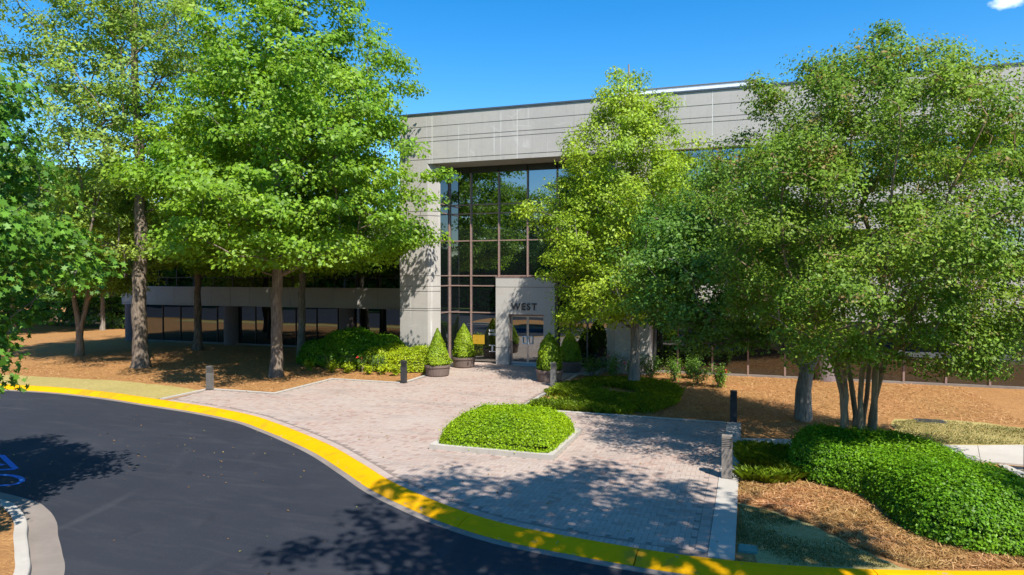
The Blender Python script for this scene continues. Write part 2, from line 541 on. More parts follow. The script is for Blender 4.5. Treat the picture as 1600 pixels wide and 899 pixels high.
def tube(V, F, P, R, k=6):
    """append a tapered tube along P with radii R to the lists"""
    P = np.asarray(P, float)
    n = len(P)
    T = np.gradient(P, axis=0)
    T = unit(T)
    ref = np.array([0.3, 0.9, 0.1]) if abs(T[0][2]) > 0.6 else np.array([0, 0, 1.0])
    base = len(V)
    ang = np.arange(k) * 2 * math.pi / k
    for i in range(n):
        u = np.cross(T[i], ref); u /= max(np.linalg.norm(u), 1e-6)
        w = np.cross(T[i], u)
        for a in ang:
            V.append(P[i] + (u * math.cos(a) + w * math.sin(a)) * R[i])
    for i in range(n - 1):
        for j in range(k):
            q = (j + 1) % k
            F.append((base + i * k + j, base + i * k + q, base + (i + 1) * k + q, base + (i + 1) * k + j))

RT = np.array([0.945, 0.327, 0.0])        # image-right direction on the ground

def tree(name, label, base, profile, stems, n_cl, cl_r, cl_flat, leaves, L, W, leaf_mat, bark,
         seed, r_trunk, center=(0, 0), lump=0.25, lobed=False, up=0.6, cat='tree', group=None, top=None, zmin=None,
         outer=0.4, min_gap=0.5, droop=0.0, extra=None, sag=0.10, nside=9, taper=0.86, flare=0.42):
    """stems: list of trunk polylines relative to the base; profile: (z, radius) of the crown; centre offset of crown axis"""
    rng = np.random.default_rng(seed)
    root = empty(name, (base[0], base[1], 0))
    tag(root, label, cat, group)
    pz = np.array([p[0] for p in profile]); pr = np.array([p[1] for p in profile])
    # --- clump centres
    ph = rng.uniform(0, 6.28, 6)
    cl = []
    tries = 0
    wts = np.maximum(pr, 0.2)
    zz = np.linspace(pz[0], pz[-1], 200); rr = np.interp(zz, pz, pr)
    cdf = np.cumsum(rr ** 1.6 + 0.05); cdf /= cdf[-1]
    while len(cl) < n_cl and tries < n_cl * 30:
        tries += 1
        z = float(np.interp(rng.uniform(), cdf, zz))
        th = rng.uniform(0, 2 * math.pi)
        Rz = np.interp(z, pz, pr) * (1 + lump * (0.6 * math.sin(3 * th + ph[0] + z * 0.9) + 0.5 * math.sin(5 * th + ph[1] - z * 1.7) + 0.5 * math.sin(2 * th + ph[2] + z * 2.3)))
        r = Rz * rng.uniform() ** outer
        t = (z - pz[0]) / max(pz[-1] - pz[0], 1e-3)
        p = np.array([center[0] + r * math.cos(th), center[1] + r * math.sin(th), z - droop * r])
        if cl and min_gap > 0:
            d = np.min(np.linalg.norm((np.array(cl) - p) * np.array([1, 1, 1.4]), axis=1))
            if d < min_gap * rng.uniform(0.5, 1.0): continue
        cl.append(p)
    if extra:
        for (cx, cy, cz, rx, rz, k) in extra:
            for _ in range(k):
                q = rng.normal(size=3); q /= np.linalg.norm(q); q *= rng.uniform() ** 0.4
                cl.append(np.array([cx + q[0] * rx, cy + q[1] * rx, cz + q[2] * rz]))
    cl = np.array(cl)
    # --- skeleton: every clump grows a bough from the best earlier node
    nodes, par, isstem = [], [], []
    chains = []
    stem_ids = []
    for st in stems:
        pts = catmull([p[:3] for p in st], 0.5)
        ids = []
        for i, p in enumerate(pts):
            q = np.array(p)
            if 0 < i < len(pts) - 1:
                q = q + rng.normal(size=3) * np.array([0.025, 0.025, 0]) 
            nodes.append(q); par.append(ids[-1] if ids else -1); isstem.append(True); ids.append(len(nodes) - 1)
        stem_ids.append(ids)
    lowest = (zmin if zmin is not None else max(pz[0] * 0.75, 0.8))
    ax = np.array([center[0], center[1]])
    order = np.argsort(np.linalg.norm(cl[:, :2] - ax * 0.5, axis=1) + 0.25 * np.abs(cl[:, 2] - lowest))
    for ci in order:
        c = cl[ci]
        A = np.array(nodes)
        d = np.linalg.norm(A - c, axis=1)
        pen = np.maximum(0, A[:, 2] - c[2] + 0.25 * np.linalg.norm(A[:, :2] - c[:2], axis=1)) * 1.6
        pen = pen + np.where(A[:, 2] < lowest, 50, 0)
        j = int(np.argmin(d + pen))
        p = A[j]
        D = np.linalg.norm(c - p)
        n = max(2, int(D / 0.55))
        mid = (p + c) / 2 + np.array([0, 0, sag * D]) + rng.normal(size=3) * 0.06 * D
        ids = [j]
        for k in range(1, n + 1):
            t = k / n
            q = (1 - t) ** 2 * p + 2 * t * (1 - t) * mid + t * t * c
            if k < n: q = q + rng.normal(size=3) * 0.03
            nodes.append(q); par.append(ids[-1]); isstem.append(False); ids.append(len(nodes) - 1)
        chains.append(ids)
    cnt = np.ones(len(nodes)) * 0.2
    for ids in chains: cnt[ids[-1]] += 1
    for i in range(len(nodes) - 1, -1, -1):
        if par[i] >= 0 : cnt[par[i]] += cnt[i]
    tot = max(cnt[ids[0]] for ids in stem_ids)
    rad = np.maximum(0.010, r_trunk * 0.62 * (cnt / tot) ** 0.5)
    rad = np.minimum(rad, r_trunk * 0.42)
    V, F = [], []
    for si, ids in enumerate(stem_ids):
        P = np.array([nodes[i] for i in ids])
        rs = stems[si][0][3] if len(stems[si][0]) > 3 else r_trunk
        ln = np.concatenate([[0], np.cumsum(np.linalg.norm(np.diff(P, axis=0), axis=1))])
        t = ln / ln[-1]
        R = rs * (1 - taper * t ** 1.1)
        R = R * (1 + flare * np.exp(-ln / 0.22))
        R = R * (1 + 0.05 * np.sin(ln * 3.1 + si))
        for i, r in zip(ids, R): rad[i] = r
        P[0, 2] -= 0.12
        tube(V, F, P, R, nside)
    for ids in chains:
        P = np.array([nodes[i] for i in ids])
        R = np.array([rad[i] for i in ids]); R[0] = min(R[0], max(R[1] * 1.25, 0.012))
        tube(V, F, P, R, 5)
    me = mesh_np('trunk', np.array(V), np.array(F)); smooth(me)
    link('trunk', me, bark, root)
    # --- leaves round the clumps
    per = rng.multinomial(leaves, np.ones(len(cl)) / len(cl))
    idx = np.repeat(np.arange(len(cl)), per)
    n = len(idx)
    csz = rng.uniform(0.65, 1.35, len(cl))[idx][:, None]
    off = rng.normal(size=(n, 3))
    off = unit(off) * (rng.uniform(size=(n, 1)) ** 0.5) * np.array([cl_r, cl_r, cl_r * cl_flat]) * csz
    out2 = np.zeros((n, 3)); out2[:, :2] = cl[idx][:, :2] - ax
    out2 = unit(out2)
    rad2 = np.linalg.norm(off[:, :2], axis=1)
    Cn = cl[idx] + off
    Cn[:, 2] -= 0.25 * cl_flat * rad2 ** 2 / max(cl_r, 0.1)
    N = np.array([0.12, -0.12, up]) + out2 * 0.35 + unit(off) * 0.45 + rng.normal(size=(n, 3)) * 0.42
    me = leaf_mesh('crown', Cn, N, L, W, rng, lobed=lobed)
    link('crown', me, leaf_mat, root)
    return root

def copy_tree(src, loc, rz, label, group, scale=1.0):
    r = src.copy(); COL.objects.link(r)
    r.location = loc; r.rotation_euler = (0, 0, rz); r.scale = (scale,) * 3
    r['label'] = label; r['group'] = group
    for ch in src.children:
        c = ch.copy(); COL.objects.link(c); c.parent = r
    return r

from mathutils import Matrix
def adopt(o, parent):
    """parent while keeping world coordinates"""
    o.parent = parent
    o.matrix_parent_inverse = Matrix.Translation(-Vector(parent.location))
    return o

# ------------------------------------------------------------------ ground, road, beds
rng0 = np.random.default_rng(5)
random.seed(4)
def sheet(name, poly, z, mat, kind='structure', parent=None, zbot=None):
    if zbot is None:
        me = bpy.data.meshes.new(name)
        me.from_pydata([(p[0], p[1], z) for p in poly], [], [tuple(range(len(poly)))])
        bm = bmesh.new(); bm.from_mesh(me)
        bm.faces.ensure_lookup_table()
        if bm.faces[0].normal.z < 0: bmesh.ops.reverse_faces(bm, faces=bm.faces)
        bm.to_mesh(me); bm.free()
        o = link(name, me, mat, parent)
    else:
        o = MB().prism(poly, zbot, z).build(name, mat, parent)
    if parent is None: tag(o, kind=kind)
    return o

def wavy(P, amp=0.07, step=0.25, seed=0):
    q = catmull(P, step)
    r = np.random.default_rng(seed)
    s = np.cumsum(r.normal(size=(len(q), 2)), 0)
    s = s - np.linspace(0, 1, len(q))[:, None] * s[-1]
    return q + r.normal(size=q.shape) * amp * 0.5

sheet('ground', [(900 * math.cos(a), 900 * math.sin(a)) for a in np.linspace(0, 2 * math.pi, 64, endpoint=False)], -0.34, 'far_grass')
sheet('road', [(-90, -11), (70, -11), (70, 24), (-90, 24)], -0.13, 'asphalt')

KERB = [(-95, 13.5), (-75, 15.6), (-60, 17.2), (-48, 18.3), (-38, 19.1), (-33, 19.4), (-28.72, 19.45), (-25.53, 19.62), (-22.6, 19.38), (-19.82, 18.88),
        (-17.14, 18.38), (-14.85, 17.72), (-13.4, 17.02), (-12.02, 16.28), (-10.24, 15.22), (-8.5, 13.96), (-7.3, 13.06),
        (-5.82, 12.2), (-4.82, 11.74), (-3.96, 11.46), (-3.0, 11.31), (-1.65, 11.17), (-0.59, 11.15), (0.59, 11.27), (2.15, 11.63), (3.97, 12.25),
        (5.1, 12.95), (5.75, 14.1), (5.85, 16), (5.6, 18.9)]
K = catmull(KERB, 0.3)

def sweep(line, prof, side=1):
    """closed profile [(offset, z)] swept along line; positive offset lies to the right of travel"""
    line = np.asarray(line)
    T = unit(np.gradient(line, axis=0))
    Nn = np.stack([T[:, 1], -T[:, 0]], 1) * side
    V, F = [], []
    k = len(prof)
    for p, n in zip(line, Nn):
        for (o, z) in prof: V.append((p[0] + n[0] * o, p[1] + n[1] * o, z))
    for i in range(len(line) - 1):
        for j in range(k):
            q = (j + 1) % k
            F.append((i * k + j, i * k + q, (i + 1) * k + q, (i + 1) * k + j))
    m = MB(); m.v = V; m.f = F
    m.f.append(tuple(range(k))); m.f.append(tuple(range(len(V) - 1, len(V) - k - 1, -1)))
    return m

def kerb(name, line, painted, seg=10, side=1, gut=0.15, w=0.455):
    root = sweep(line, [(w - 0.01, -0.3), (w - 0.01, -0.112), (w + gut, -0.122), (w + gut, -0.3)], side).build(name, 'gutter')
    tag(root, kind='structure')
    prof = [(0.0, -0.3), (0.0, 0.002), (0.02, 0.008), (0.15, 0.008), (0.20, -0.004), (0.30, -0.045), (0.40, -0.098), (0.455, -0.108), (0.455, -0.3)]
    if w < 0.4:
        prof = [(0.0, -0.3), (0.0, 0.002), (0.02, 0.008), (w - 0.04, 0.008), (w - 0.015, 0.0), (w - 0.004, -0.02), (w, -0.108), (w, -0.3)]
    n = len(line); i = 0
    while i < n - 1:
        j = min(n - 1, i + seg)
        if n - 1 - j < 4: j = n - 1
        part = np.array(line[i:j + 1], float)
        d = part[-1] - part[-2]; part[-1] = part[-1] - d / np.linalg.norm(d) * 0.012
        # one lower casting where the drop begins, as at the ramp
        sweep(part, prof, side).build('kerb_segment', 'kerb_concrete' if part[0][0] > 4.6 else painted, root)
        i = j
    return root
kerb('kerb', K, 'yellow_paint')

# planting bed of pine straw behind the kerb, up to the building
bed = [tuple(p) for p in K] + [(5.6, 19.0), (60, 19.0), (60, 75), (-95, 75)]
sheet('pine_straw_bed', bed, -0.03, 'pine_straw')
# left traffic island
ISL = catmull([(-24, 7.4), (-19, 9.0), (-16, 9.40), (-14.05, 9.27), (-13.25, 9.02), (-12.5, 8.62), (-11.87, 8.17), (-11.08, 7.64), (-10.25, 7.02), (-8.8, 5.5), (-8.5, 3.8), (-9.6, 2.5), (-12, 1.9)], 0.12)
kerb('island_kerb', ISL[::-1], 'kerb_concrete', 26, 1, 0.44, 0.2)
sheet('island_bed', [tuple(p) for p in ISL] + [(-24, 1.5)], -0.03, 'pine_straw')
# beds outside the frame on the right and across the road behind the camera
for (x_, y_) in ((7.3, 3.2), (19.6, 7.0)):
    sheet('tree_pit', [(x_ + 1.6 * math.cos(a), y_ + 1.6 * math.sin(a)) for a in np.linspace(0, 2 * math.pi, 24, endpoint=False)], -0.02, 'pine_straw', zbot=-0.3)
sheet('far_verge', [(-95, -60), (80, -60), (80, -6.5), (20, -6.5), (-10, -7.5), (-40, -6.5), (-95, -5)], -0.02, 'far_grass', zbot=-0.3)

# lawns
def kerb_between(xa, xb):
    return [tuple(p) for p in K if xa <= p[0] <= xb and p[1] < 19.9]
wl_ = wavy([(-52, 20.3), (-44, 20.6), (-36, 21.0), (-31.65, 21.32), (-28, 21.57), (-24.5, 21.67), (-20.9, 21.2), (-20.06, 20.9)], 0.1, 0.3, 1)
sheet('lawn_strip', [tuple(p) for p in wl_] + kerb_between(-52, -20.06)[::-1], -0.02, 'dry_lawn')
sheet('lawn_patch', [tuple(p) for p in wavy([(4.5, 20.52), (4.0, 21.8), (4.14, 23.5), (4.74, 24.0), (5.85, 24.32), (6.82, 24.18), (7.66, 23.74), (11, 23.6), (16, 24.2)], 0.1, 0.3, 2)] + [(16, 22.6), (14, 22.55), (6.86, 21.3)], -0.02, 'dry_lawn')
sheet('front_lawn', [tuple(p) for p in wavy([(-0.17, 14.07), (0.38, 13.89), (1.21, 13.13), (1.81, 12.3), (2.4, 11.75)], 0.06, 0.2, 3)] + kerb_between(-0.17, 2.3)[::-1], -0.02, 'shade_lawn')
# sidewalk in cast slabs
sw = empty('sidewalk', (0, 19.3, 0)); tag(sw, kind='structure')
far_e = [(-0.17, 19.6), (1.19, 19.94), (3.0, 20.2), (4.48, 20.42), (5.7, 20.8), (6.86, 21.25), (9, 21.8), (12, 22.3), (16, 22.6), (30, 22.8)]
near_e = [(-0.17, 18.73), (1.14, 19.0), (3.0, 19.1), (4.3, 19.1), (5.3, 19.1), (6.15, 19.04), (9, 19.05), (12, 19.1), (16, 19.2), (30, 19.2)]
for i in range(len(far_e) - 1):
    g_ = 0.006
    p = [(near_e[i][0] + g_, near_e[i][1]), (near_e[i + 1][0] - g_, near_e[i + 1][1]), (far_e[i + 1][0] - g_, far_e[i + 1][1]), (far_e[i][0] + g_, far_e[i][1])]
    adopt(MB().prism(p, -0.3, 0.012).build('slab', 'sidewalk'), sw)

# blue paint on the asphalt at the left edge
def stripe(name, pts, w, z=-0.126):
    line = catmull(pts, 0.15) if len(pts) > 2 else np.array(pts, float)
    T = unit(np.gradient(line, axis=0)); Nn = np.stack([-T[:, 1], T[:, 0]], 1)
    V = [(p[0] + n[0] * s * w / 2, p[1] + n[1] * s * w / 2, z) for p, n in zip(line, Nn) for s in (1, -1)]
    m = MB(); m.v = V; m.f = [(2 * i, 2 * i + 1, 2 * i + 3, 2 * i + 2) for i in range(len(line) - 1)]
    return m
mk = stripe('x', [(-18.7, 11.75), (-17.95, 12.1)], 0.12)
for pts in ([(-17.95, 12.1), (-16.38, 11.36)], [(-16.38, 11.36), (-17.3, 10.78)], [(-18.3, 11.45), (-17.0, 11.5)]):
    m2 = stripe('x', pts, 0.12); k = len(mk.v); mk.v += [(a, b, c + 0.0015 * random.random()) for a, b, c in m2.v]; mk.f += [tuple(q + k for q in f) for f in m2.f]
mk_o = mk.build('road_marking', 'blue_paint')
tag(mk_o, 'blue painted box outline on the shaded asphalt at the left edge', 'road marking')
mk2 = stripe('x', [(-16.9, 10.6), (-16.1, 10.95), (-15.45, 10.85), (-15.2, 10.55), (-15.5, 10.3), (-16.2, 9.95)], 0.11).build('road_marking', 'blue_paint')
tag(mk2, 'blue painted curved stroke on the shaded asphalt beside the island kerb', 'road marking')

# ------------------------------------------------------------------ brick plaza
edge_k = [tuple(p) for p in K if -19.8 <= p[0] <= -0.62]
PLAZA = edge_k + [(-0.59, 11.16), (-0.59, 21.45), (-7.1, 21.45), (-7.3, 22.0), (-7.3, 29.6), (-6.2, 29.6), (-6.2, 32.25), (-14.5, 32.25), (-14.5, 29.6), (-13.38, 29.6),
                  (-13.38, 24.98), (-16.75, 24.98), (-16.75, 21.2), (-19.85, 21.2)]
plaza = sheet('plaza', PLAZA, -0.005, 'joint_sand')
kin = sweep(np.array(edge_k), [(0, 0), (-0.215, 0)], 1).v
field = [(kin[2 * i + 1][0], kin[2 * i + 1][1]) for i in range(len(edge_k))]
field = [p for p in field if -19.7 < p[0] < -0.80] + [(-0.80, 11.4), (-0.80, 21.40), (-7.1, 21.40), (-7.33, 22.0), (-7.33, 29.6), (-6.25, 29.6), (-6.25, 32.2), (-14.45, 32.2), (-14.45, 29.6), (-13.35, 29.6),
                  (-13.35, 24.95), (-16.72, 24.95), (-16.72, 21.17), (-19.8, 21.17)]
BL, BW, GP = 0.20, 0.10, 0.007
ii, jj = np.meshgrid(np.arange(-200, 1), np.arange(110, 330))
ii, jj = ii.ravel(), jj.ravel()
t4 = (ii - jj) % 4
hz = t4 == 0; vt = t4 == 3
cx = np.where(hz, (ii + 1) * BW, (ii + 0.5) * BW); cy = np.where(hz, (jj + 0.5) * BW, (jj + 1) * BW)
sel = hz | vt
cx, cy, hz = cx[sel], cy[sel], hz[sel]
hx = np.where(hz, BL, BW) / 2 - GP / 2; hy = np.where(hz, BW, BL) / 2 - GP / 2
ok = np.ones(len(cx), bool)
for sx in (-1, 1):
    for sy in (-1, 1):
        ok &= inside_np(field, cx + sx * hx, cy + sy * hy)
isl = (cx > -7.75) & (cx < -4.4) & (cy > 15.75) & (cy < 18.85)
ok &= ~isl
cx, cy, hx, hy, hz = cx[ok], cy[ok], hx[ok], hy[ok], hz[ok]
ang = np.where(hz, 0.0, math.pi / 2)
L2 = np.full(len(cx), BL / 2 - GP / 2); W2 = np.full(len(cx), BW / 2 - GP / 2)
# border course across the kerb and along the right-hand strip
bx, by, ba = [], [], []
s_acc = 0.0
el_ = np.array(edge_k); seglen = np.linalg.norm(np.diff(el_, axis=0), axis=1); cum = np.concatenate([[0], np.cumsum(seglen)])
T_ = unit(np.gradient(el_, axis=0))
s = 0.08
while s < cum[-1] - 0.3:
    x = np.interp(s, cum, el_[:, 0]); y = np.interp(s, cum, el_[:, 1]); tx = np.interp(s, cum, T_[:, 0]); ty = np.interp(s, cum, T_[:, 1])
    bx.append(x - ty * 0.104); by.append(y + tx * 0.104); ba.append(math.atan2(tx, -ty)); s += 0.1015
y = 11.43
while y < 21.4:
    bx.append(-0.695); by.append(y); ba.append(0.0); y += 0.1005
cx = np.concatenate([cx, bx]); cy = np.concatenate([cy, by]); ang = np.concatenate([ang, ba])
L2 = np.concatenate([L2, np.full(len(bx), BL / 2 - GP / 2)]); W2 = np.concatenate([W2, np.full(len(bx), BW / 2 - GP / 2)])
dz = rng0.normal(size=len(cx)) * 0.0012
ang = ang + rng0.normal(size=len(cx)) * 0.008
dist = (cx - 0) ** 2 + (cy - 0) ** 2
near = np.argsort(dist)[:300]
mask = np.zeros(len(cx), bool); mask[near] = True
pv = MB(); a_, b_ = BL / 2 - GP / 2, BW / 2 - GP / 2
c_ = 0.004
pv.v = [(-a_, -b_, -0.02), (a_, -b_, -0.02), (a_, b_, -0.02), (-a_, b_, -0.02), (-a_, -b_, -0.004), (a_, -b_, -0.004), (a_, b_, -0.004), (-a_, b_, -0.004),
        (-a_ + c_, -b_ + c_, 0), (a_ - c_, -b_ + c_, 0), (a_ - c_, b_ - c_, 0), (-a_ + c_, b_ - c_, 0)]
pv.f = [(8, 9, 10, 11)] + [(i, (i + 1) % 4, 4 + (i + 1) % 4, 4 + i) for i in range(4)] + [(4 + i, 4 + (i + 1) % 4, 8 + (i + 1) % 4, 8 + i) for i in range(4)]
pav_me = pv.mesh('paver'); pav_me.materials.append(M['paver'])
for i in near:
    o = bpy.data.objects.new('paver', pav_me); COL.objects.link(o); o.parent = plaza
    o.location = (cx[i], cy[i], dz[i]); o.rotation_euler = (0, 0, ang[i])
rest = ~mask
X, Y, A, Z, LL, WW = cx[rest], cy[rest], ang[rest], dz[rest], L2[rest], W2[rest]
n = len(X)
VV = np.zeros((n, 8, 3))
for q, (sx, sy, z) in enumerate([(-1, -1, -0.015), (1, -1, -0.015), (1, 1, -0.015), (-1, 1, -0.015), (-1, -1, 0), (1, -1, 0), (1, 1, 0), (-1, 1, 0)]):
    VV[:, q, 0] = X + np.cos(A) * sx * LL - np.sin(A) * sy * WW
    VV[:, q, 1] = Y + np.sin(A) * sx * LL + np.cos(A) * sy * WW
    VV[:, q, 2] = z + Z
FF = np.array([(4, 5, 6, 7), (0, 1, 5, 4), (1, 2, 6, 5), (2, 3, 7, 6), (3, 0, 4, 7)])
FF = (np.arange(n)[:, None, None] * 8 + FF[None]).reshape(-1, 4)
pfm = mesh_np('paver_field', VV.reshape(-1, 3), FF)
pfm.polygons.foreach_set('use_smooth', [False] * len(pfm.polygons))
pf = link('paver_field', pfm, 'paver', plaza); pf['kind'] = 'stuff'

# concrete edging round the plaza, in cast lengths
def edging(p0, p1, w, z=0.014, seg=3.0):
    p0, p1 = np.array(p0, float), np.array(p1, float)
    d = p1 - p0; Ln = np.linalg.norm(d); d /= Ln; nn = np.array([d[1], -d[0]])
    k = max(1, round(Ln / seg))
    for i in range(k):
        a = p0 + d * (Ln * i / k + 0.004); b = p0 + d * (Ln * (i + 1) / k - 0.004)
        poly = [tuple(a), tuple(b), tuple(b + nn * w), tuple(a + nn * w)]
        MB().prism(poly, -0.25, z + random.uniform(-0.002, 0.002)).build('edging_block', 'kerb_concrete', plaza)
edging((-0.585, 21.62), (-0.585, 11.18), -0.41)
edging((-7.2, 21.455), (-0.60, 21.455), -0.17)
edging((-7.29, 21.64), (-7.29, 29.6), 0.16)
edging((-13.4, 24.99), (-13.4, 29.6), -0.16)
edging((-16.75, 24.995), (-13.57, 24.995), -0.16)
edging((-16.765, 21.2), (-16.765, 25.15), -0.16)
edging((-19.85, 21.215), (-16.93, 21.215), -0.16)
edging((-19.865, 19.02), (-19.865, 21.375), -0.17)

# ------------------------------------------------------------------ office building
B = empty('office_building', (-10.35, 31.8, 0))
tag(B, 'pale concrete three storey office building with mirrored glass and a tall entrance portal', 'building')
def bp(mb, name, mat, parent=None):
    return adopt(mb.build(name, mat), B) if parent is None else mb.build(name, mat, parent)
YF = 30.6
def grooved(x0, x1, yf, thick, z0, z1, grooves, gh=0.035, gd=0.03):
    prof = [(yf, z0)]
    for g in sorted(grooves):
        prof += [(yf, g - gh / 2), (yf + gd, g - gh / 2 + 0.006), (yf + gd, g + gh / 2 - 0.006), (yf, g + gh / 2)]
    prof += [(yf, z1), (yf + thick, z1), (yf + thick, z0)]
    return MB().extrude_x(prof, x0, x1)
def panel_row(xs, yf, thick, z0, z1, grooves, mat='facade', caulk=True, gap=0.012):
    for a, b in zip(xs[:-1], xs[1:]):
        bp(grooved(a + gap, b - gap, yf, thick, z0, z1, grooves), 'concrete_panel', mat)
    if caulk:
        for a in xs[1:-1]:
            bp(MB().box(a - gap - 0.004, a + gap + 0.004, yf + 0.006, yf + 0.05, z0, z1), 'joint_seal', 'caulk')
XJ = [-14.76 + 4.42 * i for i in range(8)]
XR_END = 16.2
def sp_grooves(zt): return [zt - 0.53, zt - 0.76, zt - 1.63]
# parapet over the portal and the right wing
panel_row([-16.56] + XJ[:7] + [XR_END], YF, 1.7, 9.93, 12.35, [11.75, 11.22, 11.01, 10.14])
bp(MB().box(-16.6, XR_END + 0.04, YF - 0.05, YF + 0.4, 12.352, 12.43), 'coping', 'coping')
# right wing spandrels
RX = [-4.14] + XJ[3:7] + [XR_END]
for zt in (4.4, 8.13):
    panel_row(RX, YF, 0.5, zt - 1.83, zt, sp_grooves(zt))
# piers with a chamfered inner corner
def pier(mir):
    f = (lambda x: -20.7 - x) if mir else (lambda x: x)
    m = MB()
    gr = sorted([2.66, 2.77, 3.62, 3.87, 4.4, 6.5, 7.38, 7.6, 8.13, 0.72])
    z = 0.0
    def plan(i):
        return [(f(-16.56), YF + i), (f(-15.02), YF + i), (f(-14.56 - i * 0.4), YF + 0.52 + i), (f(-14.72), YF + 0.56 + i), (f(-14.72), 35.6), (f(-16.56), 35.6)]
    for g in gr:
        m.prism(plan(0), z, g - 0.017); m.prism(plan(0.03), g - 0.017, g + 0.017); z = g + 0.017
    m.prism(plan(0), z, 9.928)
    return m
bp(pier(False), 'pier', 'facade')
bp(pier(True), 'pier', 'facade')

pane_rng = random.Random(8)
def pane(x0, x1, y, z0, z1, mat='glass', name='window_pane'):
    w, h = (x1 - x0) / 2, (z1 - z0) / 2
    o = MB().box(-w, w, 0, 0.012, -h, h).build(name, mat)
    o.location = ((x0 + x1) / 2, y, (z0 + z1) / 2)
    o.rotation_euler = (math.radians(pane_rng.gauss(0, 0.16)), 0, math.radians(pane_rng.gauss(0, 0.16)))
    adopt(o, B)
    return o
def vbar(x, y, z0, z1, w=0.055, d=0.11, mat='mullion'):
    return bp(MB().box(x - w / 2, x + w / 2, y - d + 0.03, y + 0.03, z0, z1), 'mullion', mat)
def hbar(x0, x1, y, z, h=0.055, d=0.07, mat='mullion'):
    return bp(MB().box(x0, x1, y - d + 0.03, y + 0.03, z - h / 2, z + h / 2), 'transom', mat)
MOD = 1.515
# right wing ribbons on floors two and three
xs = [-4.14] + [-3.02 + MOD * i for i in range(13)]
for (z0, z1) in ((4.4, 6.30), (8.13, 9.93)):
    for a, b in zip(xs[:-1], xs[1:]):
        pane(a, b, YF + 0.32, z0, z1)
    for a in xs[1:]:
        vbar(a, YF + 0.32, z0 + 0.002, z1 - 0.002, 0.04, 0.05, 'dark_metal')
# right wing ground floor, set back under the spandrel
for a, b in zip(xs[:-1], xs[1:]):
    pane(a, b, 31.85, 0.06, 2.57, 'storefront_glass')
for a in xs[1:]:
    vbar(a, 31.85, 0.06, 2.565, 0.075, 0.12)
bp(MB().box(-4.14, XR_END, 31.74, 32.1, -0.1, 0.058), 'sill', 'gutter')
bp(MB().box(-4.12, XR_END, YF + 0.505, 32.3, 2.575, 2.7), 'soffit', 'facade_plain')
for x in (3.12, 12.0):
    bp(MB().lathe([(0.42, -0.1), (0.42, 2.57)], 28, (x, 31.62)), 'column', 'column')
# portal glazing
PX = [-14.57, -13.38, -11.865, -10.35, -8.835, -7.32, -6.13]
PZ = [0.05, 2.53, 3.89, 4.40, 6.18, 7.56, 8.01, 9.93]
for a, b in zip(PX[:-1], PX[1:]):
    for z0, z1 in zip(PZ[:-1], PZ[1:]):
        if z1 <= 4.41 and a > -11.9 and b < -8.8: continue
        pane(a, b, 32.3, z0, z1)
for x in PX:
    vbar(x, 32.3, 0.05, 9.92, 0.06, 0.13)
for z in PZ[1:-1]:
    if z < 4.39:
        hbar(PX[0] + 0.03, -11.9, 32.3, z); hbar(-8.80, PX[-1] - 0.03, 32.3, z)
    else:
        hbar(PX[0] + 0.03, PX[-1] - 0.03, 32.3, z)
bp(MB().box(PX[0], PX[-1], 32.2, 32.45, 9.62, 9.925), 'head_frame', 'dark_metal')
for s_, x in ((1, -14.60), (-1, -6.10)):
    for z0, z1 in zip(PZ[:-1], PZ[1:]):
        o = MB().box(-0.006, 0.006, -0.57, 0.57, -(z1 - z0) / 2, (z1 - z0) / 2).build('window_pane', 'glass')
        o.location = (x, 31.72, (z0 + z1) / 2); adopt(o, B)
        bp(MB().box(min(x, x + s_ * 0.04), max(x, x + s_ * 0.04), 31.16, 32.2, z0 - 0.025, z0 + 0.025), 'transom', 'mullion')
# entrance surround
EX0, EX1, EY, EZ = -11.86, -8.82, 31.78, 4.31
DX0, DX1, DZ = -11.2, -9.38, 2.5
def ent(x0, x1, z0, z1): return MB().box(x0, x1, EY, 32.6, z0, z1)
for x0, x1 in ((EX0, DX0), (DX1, EX1)):
    for z0, z1 in ((-0.1, 0.82), (0.845, 2.5)):
        bp(ent(x0, x1, z0, z1), 'concrete_panel', 'facade_plain')
    bp(MB().box(x0 + 0.02, x1 - 0.02, EY + 0.02, 32.6, 0.815, 0.85), 'joint_seal', 'column')
for z0, z1 in ((2.504, 3.83), (3.855, EZ)):
    bp(ent(EX0, EX1, z0, z1), 'concrete_panel', 'facade_plain')
bp(MB().box(EX0 + 0.02, EX1 - 0.02, EY + 0.02, 32.6, 3.825, 3.86), 'joint_seal', 'column')
bp(MB().box(EX0 - 0.02, EX1 + 0.02, EY - 0.02, 32.6, EZ + 0.002, EZ + 0.045), 'coping', 'mullion')
